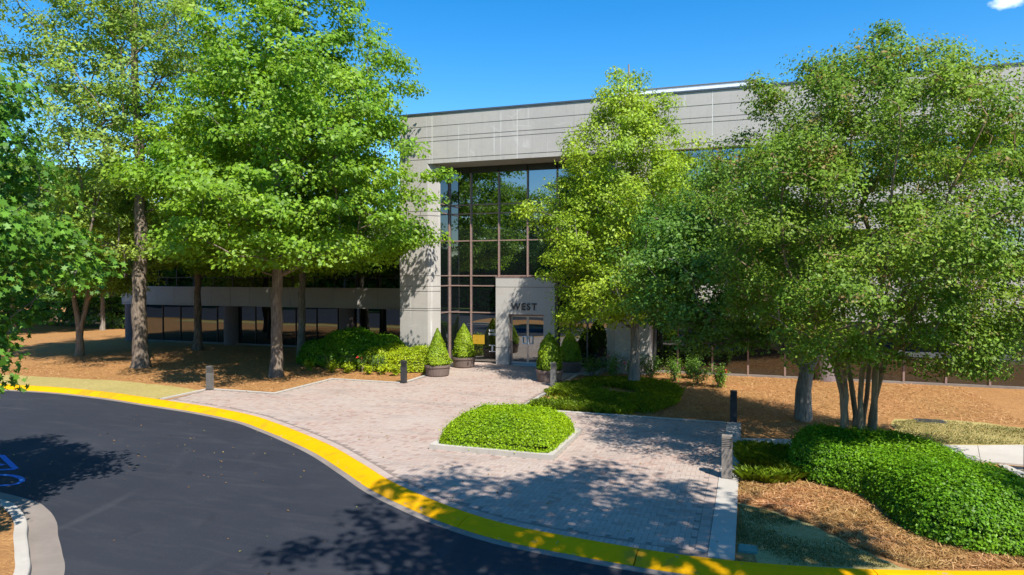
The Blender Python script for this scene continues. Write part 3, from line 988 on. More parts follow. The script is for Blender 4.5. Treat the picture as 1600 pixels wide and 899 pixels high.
# double door
DY = 32.12
bp(MB().box(DX0, DX1, DY - 0.06, DY + 0.06, 2.42, 2.5).box(DX0, DX0 + 0.05, DY - 0.06, DY + 0.06, 0.02, 2.42).box(DX1 - 0.05, DX1, DY - 0.06, DY + 0.06, 0.02, 2.42), 'door_frame', 'mullion')
bp(MB().box(DX0 - 0.05, DX1 + 0.05, EY - 0.28, DY + 0.05, -0.1, 0.03), 'threshold', 'steel')
xm = (DX0 + DX1) / 2
for s_, (a, b) in ((1, (DX0 + 0.055, xm - 0.006)), (-1, (xm + 0.006, DX1 - 0.055))):
    fr = MB().box(a, b, DY - 0.025, DY + 0.025, 0.04, 0.14).box(a, b, DY - 0.025, DY + 0.025, 2.36, 2.415)
    fr.box(a, a + 0.045, DY - 0.025, DY + 0.025, 0.14, 2.36).box(b - 0.045, b, DY - 0.025, DY + 0.025, 0.14, 2.36)
    leaf = bp(fr, 'door', 'steel')
    g_ = MB().box(a + 0.045, b - 0.045, DY - 0.006, DY + 0.006, 0.14, 2.36).build('glass', 'glass', leaf)
    hx0, hx1 = (b - 0.26, b - 0.02) if s_ == 1 else (a + 0.02, a + 0.26)
    h = MB()
    for (q0, q1, r0, r1) in ((hx0, hx1, 1.38, 1.42), (hx0, hx1, 1.02, 1.06), (hx0, hx0 + 0.04, 1.06, 1.38), (hx1 - 0.04, hx1, 1.06, 1.38)):
        h.box(q0, q1, DY - 0.09, DY - 0.05, r0, r1)
    h.box(hx0, hx0 + 0.03, DY - 0.055, DY - 0.02, 1.03, 1.05).box(hx1 - 0.03, hx1, DY - 0.055, DY - 0.02, 1.03, 1.05)
    h.build('handle', 'decal', leaf)
# lettering
def text_mesh(s, size, extrude, offset=0.0):
    cu = bpy.data.curves.new('t', 'FONT'); cu.body = s; cu.size = size; cu.extrude = extrude; cu.offset = offset
    cu.resolution_u = 3
    o = bpy.data.objects.new('t', cu); COL.objects.link(o)
    bpy.context.view_layer.update()
    dg = bpy.context.evaluated_depsgraph_get()
    me = bpy.data.meshes.new_from_object(o.evaluated_get(dg))
    bpy.data.objects.remove(o); bpy.data.curves.remove(cu)
    return me
def sign(s, x0, x1, z0, z1, y, depth, mat, name, sp=0.12, bold=0.0):
    mes = [text_mesh(c, 1.0, 0.5, bold) for c in s]
    ws = []
    for me in mes:
        xs_ = [v.co.x for v in me.vertices]; ys_ = [v.co.y for v in me.vertices]
        ws.append((min(xs_), max(xs_), min(ys_), max(ys_)))
    tot = sum(w[1] - w[0] for w in ws) + sp * (len(s) - 1)
    k = (x1 - x0) / tot
    x = x0
    for me, w in zip(mes, ws):
        for v in me.vertices:
            v.co = Vector(((v.co.x - w[0]) * k + x, y - depth / 2 - v.co.z * depth, (v.co.y - w[2]) / (w[3] - w[2]) * (z1 - z0) + z0))
        me.materials.clear(); me.materials.append(M[mat])
        o = bpy.data.objects.new(name, me); COL.objects.link(o); adopt(o, B)
        x += (w[1] - w[0] + sp) * k
sign('WEST', -11.04, -9.72, 2.72, 3.06, EY - 0.012, 0.04, 'letter', 'letter', 0.13, 0.02)
sign('WEST', -12.42, -12.05, 1.56, 1.68, 32.275, 0.004, 'decal', 'letter', 0.1, 0.02)
sign('TOWER', -12.44, -12.03, 1.38, 1.5, 32.275, 0.004, 'decal', 'letter', 0.1, 0.02)
bp(MB().extrude_x([(32.272, 0.55), (32.272, 0.58), (32.28, 0.58), (32.28, 0.55)], -12.4, -12.06).extrude_x([(32.272, 0.86), (32.272, 0.89), (32.28, 0.89), (32.28, 0.86)], -12.4, -12.06)
   .extrude_x([(32.272, 0.58), (32.272, 0.86), (32.28, 0.86), (32.28, 0.58)], -12.27, -12.19), 'glass_decal', 'decal')
bp(MB().box(-13.3, -12.66, 32.27, 32.285, 0.92, 1.38), 'yellow_patch', 'patch_yellow')  # flat yellow panel for an unidentified yellow patch at the glass
# left wing, set back
LY = 35.0
LX = [-40.1 + MOD * i for i in range(16)] + [-16.56]
panel_row(LX, LY, 0.45, 2.45, 3.66, [3.50, 2.55], 'facade_plain', caulk=False, gap=0.01)
panel_row(LX[::3] + [-16.56], LY, 0.6, 6.3, 8.13, sp_grooves(8.13), 'facade_plain')
bp(MB().box(-40.14, -16.6, LY - 0.04, LY + 0.35, 8.132, 8.2), 'coping', 'coping')
for a, b in zip(LX[:-1], LX[1:]):
    pane(a, b, LY + 0.25, 3.66, 4.25); pane(a, b, LY + 0.25, 4.25, 6.3)
    pane(a, b, 35.55, 0.06, 2.45, 'storefront_glass')
for i, a in enumerate(LX[:-1]):
    vbar(a + (0.03 if i == 0 else 0), LY + 0.25, 3.665, 6.295, 0.05, 0.06, 'mullion' if i == 0 else 'dark_metal')
    vbar(a + (0.03 if i == 0 else 0), 35.55, 0.06, 2.445, 0.05, 0.08, 'dark_metal')
hbar(-40.1, -16.58, LY + 0.25, 4.25, 0.05, 0.05, 'dark_metal')
bp(MB().box(-40.1, -16.6, 35.4, 35.8, -0.1, 0.058), 'sill', 'gutter')
bp(MB().box(-40.08, -16.6, 35.455, 36.2, 2.455, 2.6), 'soffit', 'facade_plain')
for x in (-39.6, -31.3, -22.75):
    bp(MB().lathe([(0.46, -0.1), (0.46, 2.45)], 28, (x, 35.42)), 'column', 'column')
# bodies and roof behind the skins
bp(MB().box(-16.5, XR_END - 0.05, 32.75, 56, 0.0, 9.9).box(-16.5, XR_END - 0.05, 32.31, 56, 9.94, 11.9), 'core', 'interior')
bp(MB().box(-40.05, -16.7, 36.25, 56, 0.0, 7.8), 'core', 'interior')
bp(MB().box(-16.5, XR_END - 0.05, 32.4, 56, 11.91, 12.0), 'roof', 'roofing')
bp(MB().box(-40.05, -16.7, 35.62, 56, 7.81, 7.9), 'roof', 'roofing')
bp(MB().box(XR_END - 0.04, XR_END, 32.4, 56, 0, 12.3), 'end_wall', 'facade')
# white metal screen on the roof
scr = bp(MB().box(-6.6, 0.34, 36.0, 36.06, 12.0, 14.05).box(0.28, 0.34, 36.06, 40, 12.0, 14.05), 'roof_screen', 'white_metal')
MB().box(-6.62, 0.37, 35.96, 36.1, 14.06, 14.10).build('rail', 'bollard_grey', scr)
for i in range(6):
    MB().box(-6.3 + i * 1.32, -6.25 + i * 1.32, 35.96, 35.998, 12.0, 13.86).build('post', 'steel', scr)
MB().box(0.36, 1.6, 36.3, 36.4, 12.0, 13.9).build('panel', 'facade_plain', scr)

# ------------------------------------------------------------------ clipped planting
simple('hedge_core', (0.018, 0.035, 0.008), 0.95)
def poly_dist(poly, X, Y):
    d = np.full(X.shape, 1e9)
    n = len(poly)
    for i in range(n):
        a = np.array(poly[i]); b = np.array(poly[(i + 1) % n]); ab = b - a
        t = np.clip(((X - a[0]) * ab[0] + (Y - a[1]) * ab[1]) / max(ab @ ab, 1e-9), 0, 1)
        d = np.minimum(d, np.hypot(X - a[0] - t * ab[0], Y - a[1] - t * ab[1]))
    return np.where(inside_np(poly, X, Y), d, -d)

def mound(name, label, poly, H, edge, nleaf, L, W, mat, seed, cat='hedge', bump=0.05, bs=2.2, z0=-0.03, power=2.0, rough=0.45, foot=0.0, group=None):
    rng = np.random.default_rng(seed)
    P = np.array(poly)
    cxy = P.mean(0)
    root = empty(name, (cxy[0], cxy[1], 0)); tag(root, label, cat, group)
    x0, y0 = P.min(0); x1, y1 = P.max(0)
    def h(X, Y):
        d = np.clip(poly_dist(poly, X, Y) / edge, 0, 1)
        base = (1 - (1 - d) ** power) ** (1 / power)
        b = bump * (np.sin(X * bs + 1.3 * np.sin(Y * bs * 0.8)) + np.sin(Y * bs * 1.3 + 1.7 + X * 0.7) + 0.6 * np.sin((X + Y) * bs * 2.1))
        return (H + b) * base
    # core
    st = 0.12 if max(x1 - x0, y1 - y0) < 20 else 0.5
    gx = np.arange(x0 - st, x1 + st, st); gy = np.arange(y0 - st, y1 + st, st)
    GX, GY = np.meshgrid(gx, gy)
    Z = h(GX, GY) * 0.93 - 0.05
    ins = inside_np(poly, GX, GY)
    V = np.stack([GX - cxy[0], GY - cxy[1], np.maximum(Z, -0.02)], 2).reshape(-1, 3)
    nx = len(gx); F = []
    iy, ix = np.nonzero(ins[:-1, :-1] & ins[1:, :-1] & ins[:-1, 1:] & ins[1:, 1:])
    F = np.stack([iy * nx + ix, iy * nx + ix + 1, (iy + 1) * nx + ix + 1, (iy + 1) * nx + ix], 1)
    link('stems', smooth(mesh_np('stems', V, F)), 'hedge_core', root)  # solid dark shell added to block views through the leaves, no separate stems
    # leaves over the clipped surface
    Cs, Ns = [], []
    got = 0
    while got < nleaf:
        k = nleaf * 3
        X = rng.uniform(x0, x1, k); Y = rng.uniform(y0, y1, k)
        d = poly_dist(poly, X, Y)
        e = 0.012
        zx = (h(X + e, Y) - h(X - e, Y)) / (2 * e); zy = (h(X, Y + e) - h(X, Y - e)) / (2 * e)
        w = np.minimum(np.sqrt(1 + zx ** 2 + zy ** 2), 6) / 6
        keep = (d > 0) & (rng.uniform(size=k) < w)
        X, Y, zx, zy = X[keep], Y[keep], zx[keep], zy[keep]
        Zz = h(X, Y)
        steep = np.sqrt(zx ** 2 + zy ** 2)
        Zz = Zz - np.where(steep > 2.5, rng.uniform(0, 1, len(X)) ** 1.5 * Zz * 0.55, 0)
        nn = unit(np.stack([-zx, -zy, np.ones_like(zx)], 1))
        c = np.stack([X - cxy[0], Y - cxy[1], Zz], 1) + nn * rng.normal(0, 1, (len(X), 1)) * 0.025
        sprout = rng.uniform(size=len(X)) < 0.05
        c[sprout] += nn[sprout] * rng.uniform(0.02, 0.13, (sprout.sum(), 1))
        Cs.append(c); Ns.append(nn); got += len(X)
    C = np.concatenate(Cs)[:nleaf]; N = np.concatenate(Ns)[:nleaf]
    N = N * 0.8 + np.array([0, 0, 0.3]) + rng.normal(size=N.shape) * rough
    me = leaf_mesh('leaves', C, N, L, W, rng)
    link('leaves', me, mat, root)
    return root

# island bed in the plaza: raised kerb ring and clipped ground cover
IX0, IX1, IY0, IY1 = -7.72, -4.42, 15.78, 18.82
ik = empty('planter_kerb', ((IX0 + IX1) / 2, (IY0 + IY1) / 2, 0))
tag(ik, 'low pale concrete kerb ring around the clipped green mound in the plaza', 'kerb')
cw = 0.16
for (a, b, c, d) in ((IX0, IX1, IY0, IY0 + cw), (IX0, IX1, IY1 - cw, IY1)):
    for h0, h1 in ((a, (a + b) / 2 - 0.004), ((a + b) / 2 + 0.004, b)):
        adopt(MB().box(h0, h1, c, d, -0.2, 0.125).build('kerb_block', 'kerb_concrete'), ik)
for (a, b) in ((IX0, IX0 + cw), (IX1 - cw, IX1)):
    adopt(MB().box(a, b, IY0 + cw + 0.003, IY1 - cw - 0.003, -0.2, 0.124).build('kerb_block', 'kerb_concrete'), ik)
adopt(MB().box(IX0 + cw, IX1 - cw, IY0 + cw, IY1 - cw, -0.2, 0.05).build('soil', 'soil'), ik)
def rrect(x0, x1, y0, y1, r, n=6):
    out = []
    for (cx_, cy_, a0) in ((x1 - r, y0 + r, -90), (x1 - r, y1 - r, 0), (x0 + r, y1 - r, 90), (x0 + r, y0 + r, 180)):
        for k in range(n + 1):
            a = math.radians(a0 + 90 * k / n); out.append((cx_ + r * math.cos(a), cy_ + r * math.sin(a)))
    return out
mound('ground_cover_mound', 'clipped bright green leafy mound inside the plaza kerb ring', rrect(IX0 + 0.12, IX1 - 0.12, IY0 + 0.13, IY1 - 0.1, 0.35), 0.78, 0.85, 52000, 0.045, 0.032, 'leaf_mound', 21, 'shrub', 0.022, 3.1, rough=0.5)

HR = [(0.95, 16.6), (1.3, 16.0), (1.75, 15.75), (2.2, 15.35), (2.45, 14.6), (2.55, 13.95), (2.75, 13.3), (3.1, 12.95), (3.6, 12.75), (4.2, 12.85), (4.9, 13.3), (5.1, 14.2), (4.75, 15.4), (4.3, 16.6), (3.6, 17.7), (2.7, 18.5), (1.9, 18.75), (1.2, 18.6), (0.98, 17.8)]
mound('clipped_hedge', 'large sprawling clipped green hedge in front of the multi-stemmed tree', HR, 0.85, 0.75, 125000, 0.052, 0.036, 'leaf_hedge', 22, 'hedge', 0.06, 1.9)
mound('shrub_bank', 'dark green shrub bank beside the grey trunk, left of the entrance pier', [(-21.3, 28.6), (-20, 28.1), (-18, 28.0), (-16.6, 28.4), (-15.9, 29.3), (-15.8, 30.3), (-17, 31.6), (-19, 32), (-21, 31.2)], 1.45, 1.3, 26000, 0.11, 0.075, 'leaf_hedge', 23, 'hedge', 0.10, 1.6, rough=0.6)
mound('lime_hedge', 'low yellow-green hedge at the foot of the entrance pier', [(-17.6, 28.0), (-16.3, 27.6), (-14.8, 27.7), (-13.75, 28.2), (-13.75, 29.9), (-15, 30.4), (-16.8, 30.0)], 0.95, 0.7, 16000, 0.09, 0.06, 'leaf_lime', 24, 'hedge', 0.07, 2.1, rough=0.6)
mound('far_hedge', 'dark hedge beyond the left corner of the building', [(-110, 40), (-70, 43), (-41.5, 42), (-41.5, 45), (-70, 46.5), (-110, 44)], 2.3, 1.0, 16000, 0.3, 0.2, 'leaf_dark', 25, 'hedge', 0.08, 1.2, rough=0.6)
mound('far_shrubbery', 'long dark wall of shrubbery closing the view at the far left', [(-150, 30), (-120, 62), (-80, 66), (-44, 66), (-44, 71), (-80, 71), (-124, 67), (-154, 32)], 7.5, 2.2, 16000, 0.8, 0.55, 'leaf_dark', 28, 'hedge', 0.4, 0.5, rough=0.7)
mound('round_shrub', 'rounded dark shrub seen by the glass at the right edge', [(11.6, 29.3), (12.8, 28.9), (13.9, 29.4), (14.1, 30.4), (13, 31.0), (11.7, 30.6)], 1.3, 0.9, 7000, 0.1, 0.07, 'leaf_dark', 26, 'shrub', 0.05, 2.0, rough=0.6)

# ------------------------------------------------------------------ potted conifers
def potted(label, x, y, h, r, power, seed, pot_r=0.56, pot_h=0.5):
    rng = np.random.default_rng(seed)
    root = empty('potted_conifer', (x, y, 0)); tag(root, label, 'planter', 'potted conifers by the entrance')
    m = MB().lathe([(pot_r * 0.84, 0.0), (pot_r * 0.9, 0.06), (pot_r * 0.97, pot_h * 0.75), (pot_r * 1.03, pot_h * 0.8), (pot_r * 1.03, pot_h), (pot_r * 0.93, pot_h), (pot_r * 0.92, pot_h - 0.1)], 26)
    link('pot', m.mesh('pot'), 'pot', root)
    link('soil', MB().lathe([(pot_r * 0.9, pot_h - 0.12), (pot_r * 0.9, pot_h - 0.05)], 20).mesh('soil'), 'soil', root)
    n = 9000
    t = 1 - np.sqrt(1 - rng.uniform(0, 0.995, n) * 0.99)
    t = rng.uniform(0, 1, n); t = t[rng.uniform(size=n) < np.clip((1 - t ** power) + 0.08, 0, 1)]
    n = len(t)
    th = rng.uniform(0, 2 * math.pi, n)
    prof = r * (1 - t ** power) * np.clip(0.72 + t * 4, 0, 1)
    rr = prof * (1 + 0.07 * np.sin(th * 4 + t * 9) + 0.06 * np.sin(th * 7 - t * 13)) * rng.uniform(0.86, 1.03, n) + 0.015
    C = np.stack([rr * np.cos(th), rr * np.sin(th), pot_h - 0.02 + t * h], 1)
    N = np.stack([np.cos(th), np.sin(th), np.full(n, 0.5)], 1) + rng.normal(size=(n, 3)) * 0.4
    along = np.stack([np.cos(th) * 0.3, np.sin(th) * 0.3, np.ones(n)], 1)
    link('foliage', leaf_mesh('foliage', C, N, 0.085, 0.045, rng, along=along), 'leaf_cone', root)
    zz = np.linspace(0, 1, 10)
    link('stem', MB().lathe([(max(0.02, r * 0.86 * (1 - z ** power) * min(1, 0.72 + z * 4)), pot_h - 0.06 + z * h * 0.96) for z in zz], 14).mesh('stem'), 'hedge_core', root)  # solid dark cone added as filler under the foliage, not a stem
    return root
potted('sharply conical conifer in brown pot, nearest the lime hedge', -12.95, 27.35, 1.62, 0.60, 1.15, 31)
potted('egg-shaped conifer in brown pot against the glass left of the door', -12.95, 30.3, 1.62, 0.52, 2.0, 32)
potted('columnar shaded conifer in brown pot behind the dark bollard', -7.85, 27.45, 1.55, 0.48, 3.2, 33)
potted('shaded conifer in brown pot close to the wall right of the door', -7.75, 30.5, 1.35, 0.50, 2.2, 34)

# ------------------------------------------------------------------ bollards
def bollard(label, x, y, h, w=0.2, rz=0.0, mat='bollard_grey', tilt=0.0):
    root = empty('bollard', (x, y, 0)); tag(root, label, 'bollard', 'square bollard lights round the plaza')
    root.rotation_euler = (0, tilt, rz)
    a = w / 2
    link('post', MB().box(-a, a, -a, a, -0.1, h * 0.72).mesh('post'), mat, root)
    lv = MB().box(-a * 0.8, a * 0.8, -a * 0.8, a * 0.8, h * 0.72, h * 0.94)
    for k in range(5):
        z = h * 0.735 + k * h * 0.042
        lv.box(-a, a, -a, a, z, z + h * 0.018)
    link('louvre', lv.mesh('louvre'), mat, root)
    link('cap', MB().box(-a, a, -a, a, h * 0.94 + 0.002, h).mesh('cap'), mat, root)
    link('base', MB().box(-a - 0.012, a + 0.012, -a - 0.012, a + 0.012, -0.1, 0.022).mesh('base'), 'dark_metal', root)
    return root
bollard('grey bollard on the left plaza corner in front of the tree trunk', -19.75, 21.15, 0.92)
bollard('dark bollard at the plaza corner before the lime hedge', -13.42, 25.1, 0.92, mat='bollard_shaded')
bollard('weathered bollard beside the right-hand potted conifers', -7.35, 26.3, 0.95)
bollard('dark shaded bollard at the back right corner of the plaza', -0.4, 21.75, 0.95, mat='bollard_shaded')
bollard('sunlit taupe louvred bollard on the right concrete strip', -0.42, 15.7, 0.94, 0.22, mat='bollard_sunlit')

# valve box in the front lawn
vb = empty('valve_box', (0.02, 11.78, 0)); tag(vb, 'small teal plastic valve cover set in the front lawn', 'valve cover')
link('frame', MB().box(-0.15, 0.15, -0.17, 0.17, -0.1, -0.012).mesh('frame'), 'box_lid', vb)
link('lid', MB().box(-0.13, 0.13, -0.15, 0.15, -0.012, 0.0).mesh('lid'), 'box_lid', vb)
vc = empty('drain_cover', (5.3, 23.9, 0)); tag(vc, 'flat dark access cover lying in the dry lawn by the straw edge', 'cover')
link('frame', MB().box(-0.4, 0.4, -0.25, 0.25, -0.1, -0.005).mesh('frame'), 'bollard_grey', vc)
link('lid', MB().box(-0.36, 0.36, -0.21, 0.21, -0.005, 0.005).mesh('lid'), 'dark_metal', vc)

# ------------------------------------------------------------------ small plants
def bushlet(name, label, x, y, r, h, n, L, W, mat, seed, group, flower=None, nfl=0):
    rng = np.random.default_rng(seed)
    root = empty(name, (x, y, 0)); tag(root, label, 'plant', group)
    V, F = [], []
    tips = []
    for k in range(12):
        th = rng.uniform(0, 6.28); q = rng.uniform(0.3, 1) * r
        tip = np.array([q * math.cos(th), q * math.sin(th), h * rng.uniform(0.55, 1.0)])
        tube(V, F, [np.array([0, 0, -0.04]) + rng.normal(size=3) * 0.02, tip * np.array([0.5, 0.5, 0.6]), tip], [0.012, 0.008, 0.004], 4)
        tips.append(tip)
    link('stem', mesh_np('stem', np.array(V), np.array(F)), 'bark_grey', root)
    tips = np.array(tips)
    idx = rng.integers(0, len(tips), n)
    t = rng.uniform(0.35, 1.05, (n, 1))
    C = tips[idx] * t + rng.normal(size=(n, 3)) * np.array([r, r, h]) * 0.16
    C[:, 2] = np.maximum(C[:, 2], 0.02)
    N = np.array([0, 0, 0.7]) + unit(C) * 0.4 + rng.normal(size=(n, 3)) * 0.45
    link('leaves', leaf_mesh('leaves', C, N, L, W, rng), mat, root)
    for k in range(nfl):
        tp = tips[k % len(tips)] + np.array([0, 0, 0.06])
        me = leaf_mesh('flower', tp + rng.normal(size=(14, 3)) * 0.035, rng.normal(size=(14, 3)), 0.08, 0.06, rng)
        link('flower', me, flower, root)
    return root
names = ['first', 'second', 'third', 'fourth', 'fifth', 'sixth']
for k, (x, y) in enumerate([(-19.35, 27.0), (-18.0, 26.85), (-17.15, 26.9), (-16.1, 26.8), (-15.5, 26.95), (-14.75, 26.9)]):
    bushlet('border_plant', names[k] + ' lime-green border plant from the left along the shrub bank', x, y, 0.33, 0.42, 420, 0.09, 0.06, 'leaf_lime', 40 + k, 'lime border plants')
for k, (x, y) in enumerate([(-18.75, 27.5), (-17.6, 27.55), (-16.75, 27.35), (-16.35, 27.6), (-15.9, 27.45)]):
    bushlet('rose_plant', names[k] + ' small grey-green rose from the left behind the lime border plants', x, y, 0.3, 0.75, 330, 0.08, 0.05, 'leaf_rose', 50 + k, 'roses behind the border plants', 'flower_red', 2 if k == 2 else 0)
for k, (x, y, r, h, fl, lab) in enumerate([(-6.5, 29.4, 0.6, 0.9, 0, 'shaded leafy bush next to the right-hand pots'), (-5.5, 29.3, 0.5, 0.95, 2, 'shaded rose with a pink bloom before the right pier'),
        (-3.9, 29.6, 0.55, 0.95, 0, 'leafy rose bush just right of the yellow-green tree trunk'), (-2.9, 29.3, 0.5, 0.9, 0, 'leafy rose bush before the first ground floor mullion'),
        (-1.95, 28.6, 0.62, 0.95, 0, 'bright rounded rose bush in the straw bed'), (-1.1, 28.2, 0.45, 0.8, 2, 'sparse rose with a red bloom at the end of the row'),
        (-4.75, 29.5, 0.5, 0.8, 0, 'shaded low bush behind the yellow-green tree trunk'), (-2.3, 30.2, 0.5, 0.9, 0, 'small bush against the ground floor glass')]):
    bushlet('rose_bush', lab, x, y, r, h, 900, 0.085, 0.055, 'leaf_rose', 60 + k, 'rose bushes right of the entrance', 'flower_pink' if k == 1 else 'flower_red', fl)

def blades(name, poly, n, hmin, hmax, w, mat, seed, bend=0.6, label=None, cat=None, dens=None, z=-0.03):
    rng = np.random.default_rng(seed)
    P = np.array(poly); x0, y0 = P.min(0); x1, y1 = P.max(0)
    X = rng.uniform(x0, x1, n * 3); Y = rng.uniform(y0, y1, n * 3)
    ok = inside_np(poly, X, Y)
    if dens: ok &= (np.sin(X * dens + 2 * np.sin(Y * dens * 0.7)) + np.sin(Y * dens * 1.4 + X) > rng.uniform(-1.5, 1.1, len(X)))
    X, Y = X[ok][:n], Y[ok][:n]; n = len(X)
    th = rng.uniform(0, 6.28, n); h = rng.uniform(hmin, hmax, n)
    d = np.stack([np.cos(th), np.sin(th), np.zeros(n)], 1); s = np.stack([-np.sin(th), np.cos(th), np.zeros(n)], 1)
    b = np.stack([X, Y, np.full(n, z)], 1)
    bd = rng.uniform(0.2, 1.0, (n, 1)) * bend * h[:, None]
    up = np.array([0, 0, 1.0])
    V = np.zeros((n, 5, 3))
    V[:, 0] = b - s * w / 2; V[:, 1] = b + s * w / 2
    m = b + up * h[:, None] * 0.65 + d * bd * 0.35
    V[:, 2] = m + s * w * 0.42; V[:, 4] = m - s * w * 0.42
    V[:, 3] = b + up * h[:, None] * 0.92 + d * bd
    me = mesh_np(name, V.reshape(-1, 3), np.arange(n * 5).reshape(n, 5))
    o = link(name, me, mat); tag(o, label, cat, kind='stuff')
    return o
LIR = [(-6.95, 21.75), (-7.05, 24), (-7.0, 26.5), (-6.3, 28.3), (-4.6, 28.9), (-3.1, 28.5), (-2.4, 26.5), (-2.3, 24.2), (-2.9, 22.3), (-3.6, 21.7), (-5.2, 21.68)]
blades('lily_turf', LIR, 32000, 0.12, 0.27, 0.018, 'leaf_liriope', 71, 1.3, 'strappy green ground cover under the yellow-green tree', 'ground cover', 1.3)
blades('grass_tuft', [(-0.12, 15.6), (0.5, 15.5), (1.0, 15.9), (1.0, 16.6), (1.0, 18.4), (0.9, 18.6), (-0.12, 18.4)], 9000, 0.14, 0.32, 0.018, 'leaf_liriope', 72, 1.3, 'strappy green ground cover beside the taupe bollard', 'ground cover', 2.1)
blades('front_grass', [(-0.15, 14.0), (0.38, 13.8), (1.21, 13.05), (1.81, 12.2), (2.2, 11.75), (0.6, 11.33), (-0.15, 11.22)], 9000, 0.02, 0.05, 0.008, 'grass_blade', 73, 1.0, 'short patchy grass on the front lawn', 'grass', 3.0)
blades('side_grass', [(4.4, 20.6), (4.05, 21.8), (4.2, 23.4), (4.8, 23.9), (5.85, 24.2), (7.6, 23.6), (11, 23.4), (11, 22.3), (6.9, 21.4)], 14000, 0.02, 0.06, 0.012, 'grass_blade', 74, 1.0, 'short dry grass on the right-hand lawn', 'grass', 1.6)

def needles(name, poly, n, seed, label):
    rng = np.random.default_rng(seed)
    P = np.array(poly); x0, y0 = P.min(0); x1, y1 = P.max(0)
    X = rng.uniform(x0, x1, n * 3); Y = rng.uniform(y0, y1, n * 3)
    ok = inside_np(poly, X, Y); X, Y = X[ok][:n], Y[ok][:n]; n = len(X)
    C = np.stack([X, Y, rng.uniform(-0.03, 0.035, n)], 1)
    N = np.array([0, 0, 1.0]) + rng.normal(size=(n, 3)) * 0.3
    me = leaf_mesh(name, C, N, 0.17, 0.012, rng)
    tag(link(name, me, 'straw_needle'), label, 'straw', kind='stuff')
needles('pine_needles', [(-0.16, 14.2), (0.4, 14.0), (1.25, 13.2), (1.9, 12.3), (2.5, 11.85), (4.2, 12.45), (4.9, 13.0), (3.2, 12.9), (2.6, 13.6), (2.3, 15.2), (1.2, 15.9), (-0.16, 15.6)], 16000, 81, 'loose pine straw along the foot of the clipped hedge')
needles('pine_needles', [(-0.15, 19.7), (4.4, 20.6), (3.9, 22), (4.2, 24.2), (8, 24.2), (8, 31.5), (-4, 31.5), (-2.2, 28), (-2.2, 24), (-3, 22), (-0.3, 21.7)], 22000, 82, 'loose pine straw between the right wing and the plaza')
needles('pine_needles', [(-33, 21.6), (-24, 21.8), (-20.2, 21.4), (-16.9, 21.5), (-16.9, 25.2), (-13.7, 25.3), (-13.7, 27.5), (-22, 27.8), (-22, 34), (-36, 34)], 22000, 83, 'loose pine straw under the tall trees on the left')

# ------------------------------------------------------------------ trees
def rt(a, b=0.0):
    """offset a metres to image right, b away from the camera"""
    return (a * 0.945 - b * 0.327, a * 0.327 + b * 0.945)
T = {}
# tall broad oak in front of the left wing
T['oak'] = tree('oak_tree', 'tall broad green tree nearest the shrub bank, its lit boughs overlapping the entrance pier', (-19.6, 24.9),
     [(4.9, 2.6), (5.7, 5.1), (7.2, 5.7), (9.5, 5.4), (12, 5.0), (14.5, 4.0), (17, 2.4), (18.6, 0.6)],
     [[(0, 0, 0), (0.02, 0, 3), (0.1, 0, 7), (0.05, 0.1, 12), (0.3, 0, 17.6)]], 540, 0.95, 0.45, 112000, 0.165, 0.118, 'leaf_oak', 'bark_oak', 101, 0.27, rt(0.9), 0.26, min_gap=0.55, droop=0.06, zmin=4.0, outer=0.5,
     extra=[(5.0, 1.6, 5.9, 1.0, 0.5, 6), (6.2, 2.1, 6.3, 0.6, 0.3, 3)])
T['willow'] = tree('willow_oak_tree', 'tallest pale feathery tree with a thick lit trunk on the left lawn edge', (-27.8, 25.3),
     [(5.2, 2.5), (7, 4.2), (9, 4.0), (11, 4.6), (14, 5.4), (17, 5.2), (20, 3.4), (22, 0.8)],
     [[(0, 0, 0), (-0.05, 0, 4), (0.0, 0.1, 9), (-0.2, 0, 15), (0.1, 0, 21)]], 380, 0.95, 0.5, 62000, 0.18, 0.09, 'leaf_willow', 'bark_oak', 102, 0.36, rt(-0.9), 0.3, min_gap=0.6, zmin=5.0, droop=-0.1, outer=0.5)
T['crape_left'] = tree('vase_tree', 'small vase-shaped tree with forked stems at the far left of the straw bed', (-34.95, 27.8),
     [(3.6, 2.6), (5, 4.0), (7, 4.6), (9, 3.8), (11, 1.6)],
     [[(0, 0, 0, 0.20), (0, 0, 1.6), (-0.5, 0.1, 3.4), (-1.2, 0.2, 6)], [(0.02, 0, 1.2, 0.12), (0.5, 0.1, 3), (1.1, 0.2, 6)], [(0, 0.02, 1.3, 0.12), (0.05, 0.4, 3.2), (0.2, 0.9, 7)]],
     280, 0.85, 0.5, 44000, 0.17, 0.09, 'leaf_willow', 'bark_crape', 103, 0.2, rt(0.3), 0.25, min_gap=0.6, zmin=2.2)
T['mid'] = tree('oak_tree', 'slim dark-trunked tree standing before the second column of the left wing', (-30.95, 32.2),
     [(4.8, 2.0), (6.2, 3.8), (8.5, 4.2), (11, 3.5), (13.5, 1.4)],
     [[(0, 0, 0), (0.05, 0, 3), (0, 0.1, 7), (0.1, 0, 13)]], 250, 0.95, 0.45, 40000, 0.19, 0.135, 'leaf_oak', 'bark_oak', 104, 0.24, rt(0.5), 0.25, min_gap=0.75, zmin=4, droop=0.08)
T['back'] = tree('oak_tree', 'slim pale-trunked tree rising behind the shrub bank', (-22.9, 31.2),
     [(4.8, 2.2), (6.5, 4.0), (9, 4.2), (12, 3.4), (14.5, 1.2)],
     [[(0, 0, 0), (0.0, 0, 3), (0.1, 0.1, 7), (0, 0, 14)]], 250, 0.95, 0.45, 40000, 0.19, 0.135, 'leaf_oak', 'bark_grey', 105, 0.22, (0, 0), 0.25, min_gap=0.75, zmin=4.5, droop=0.06)
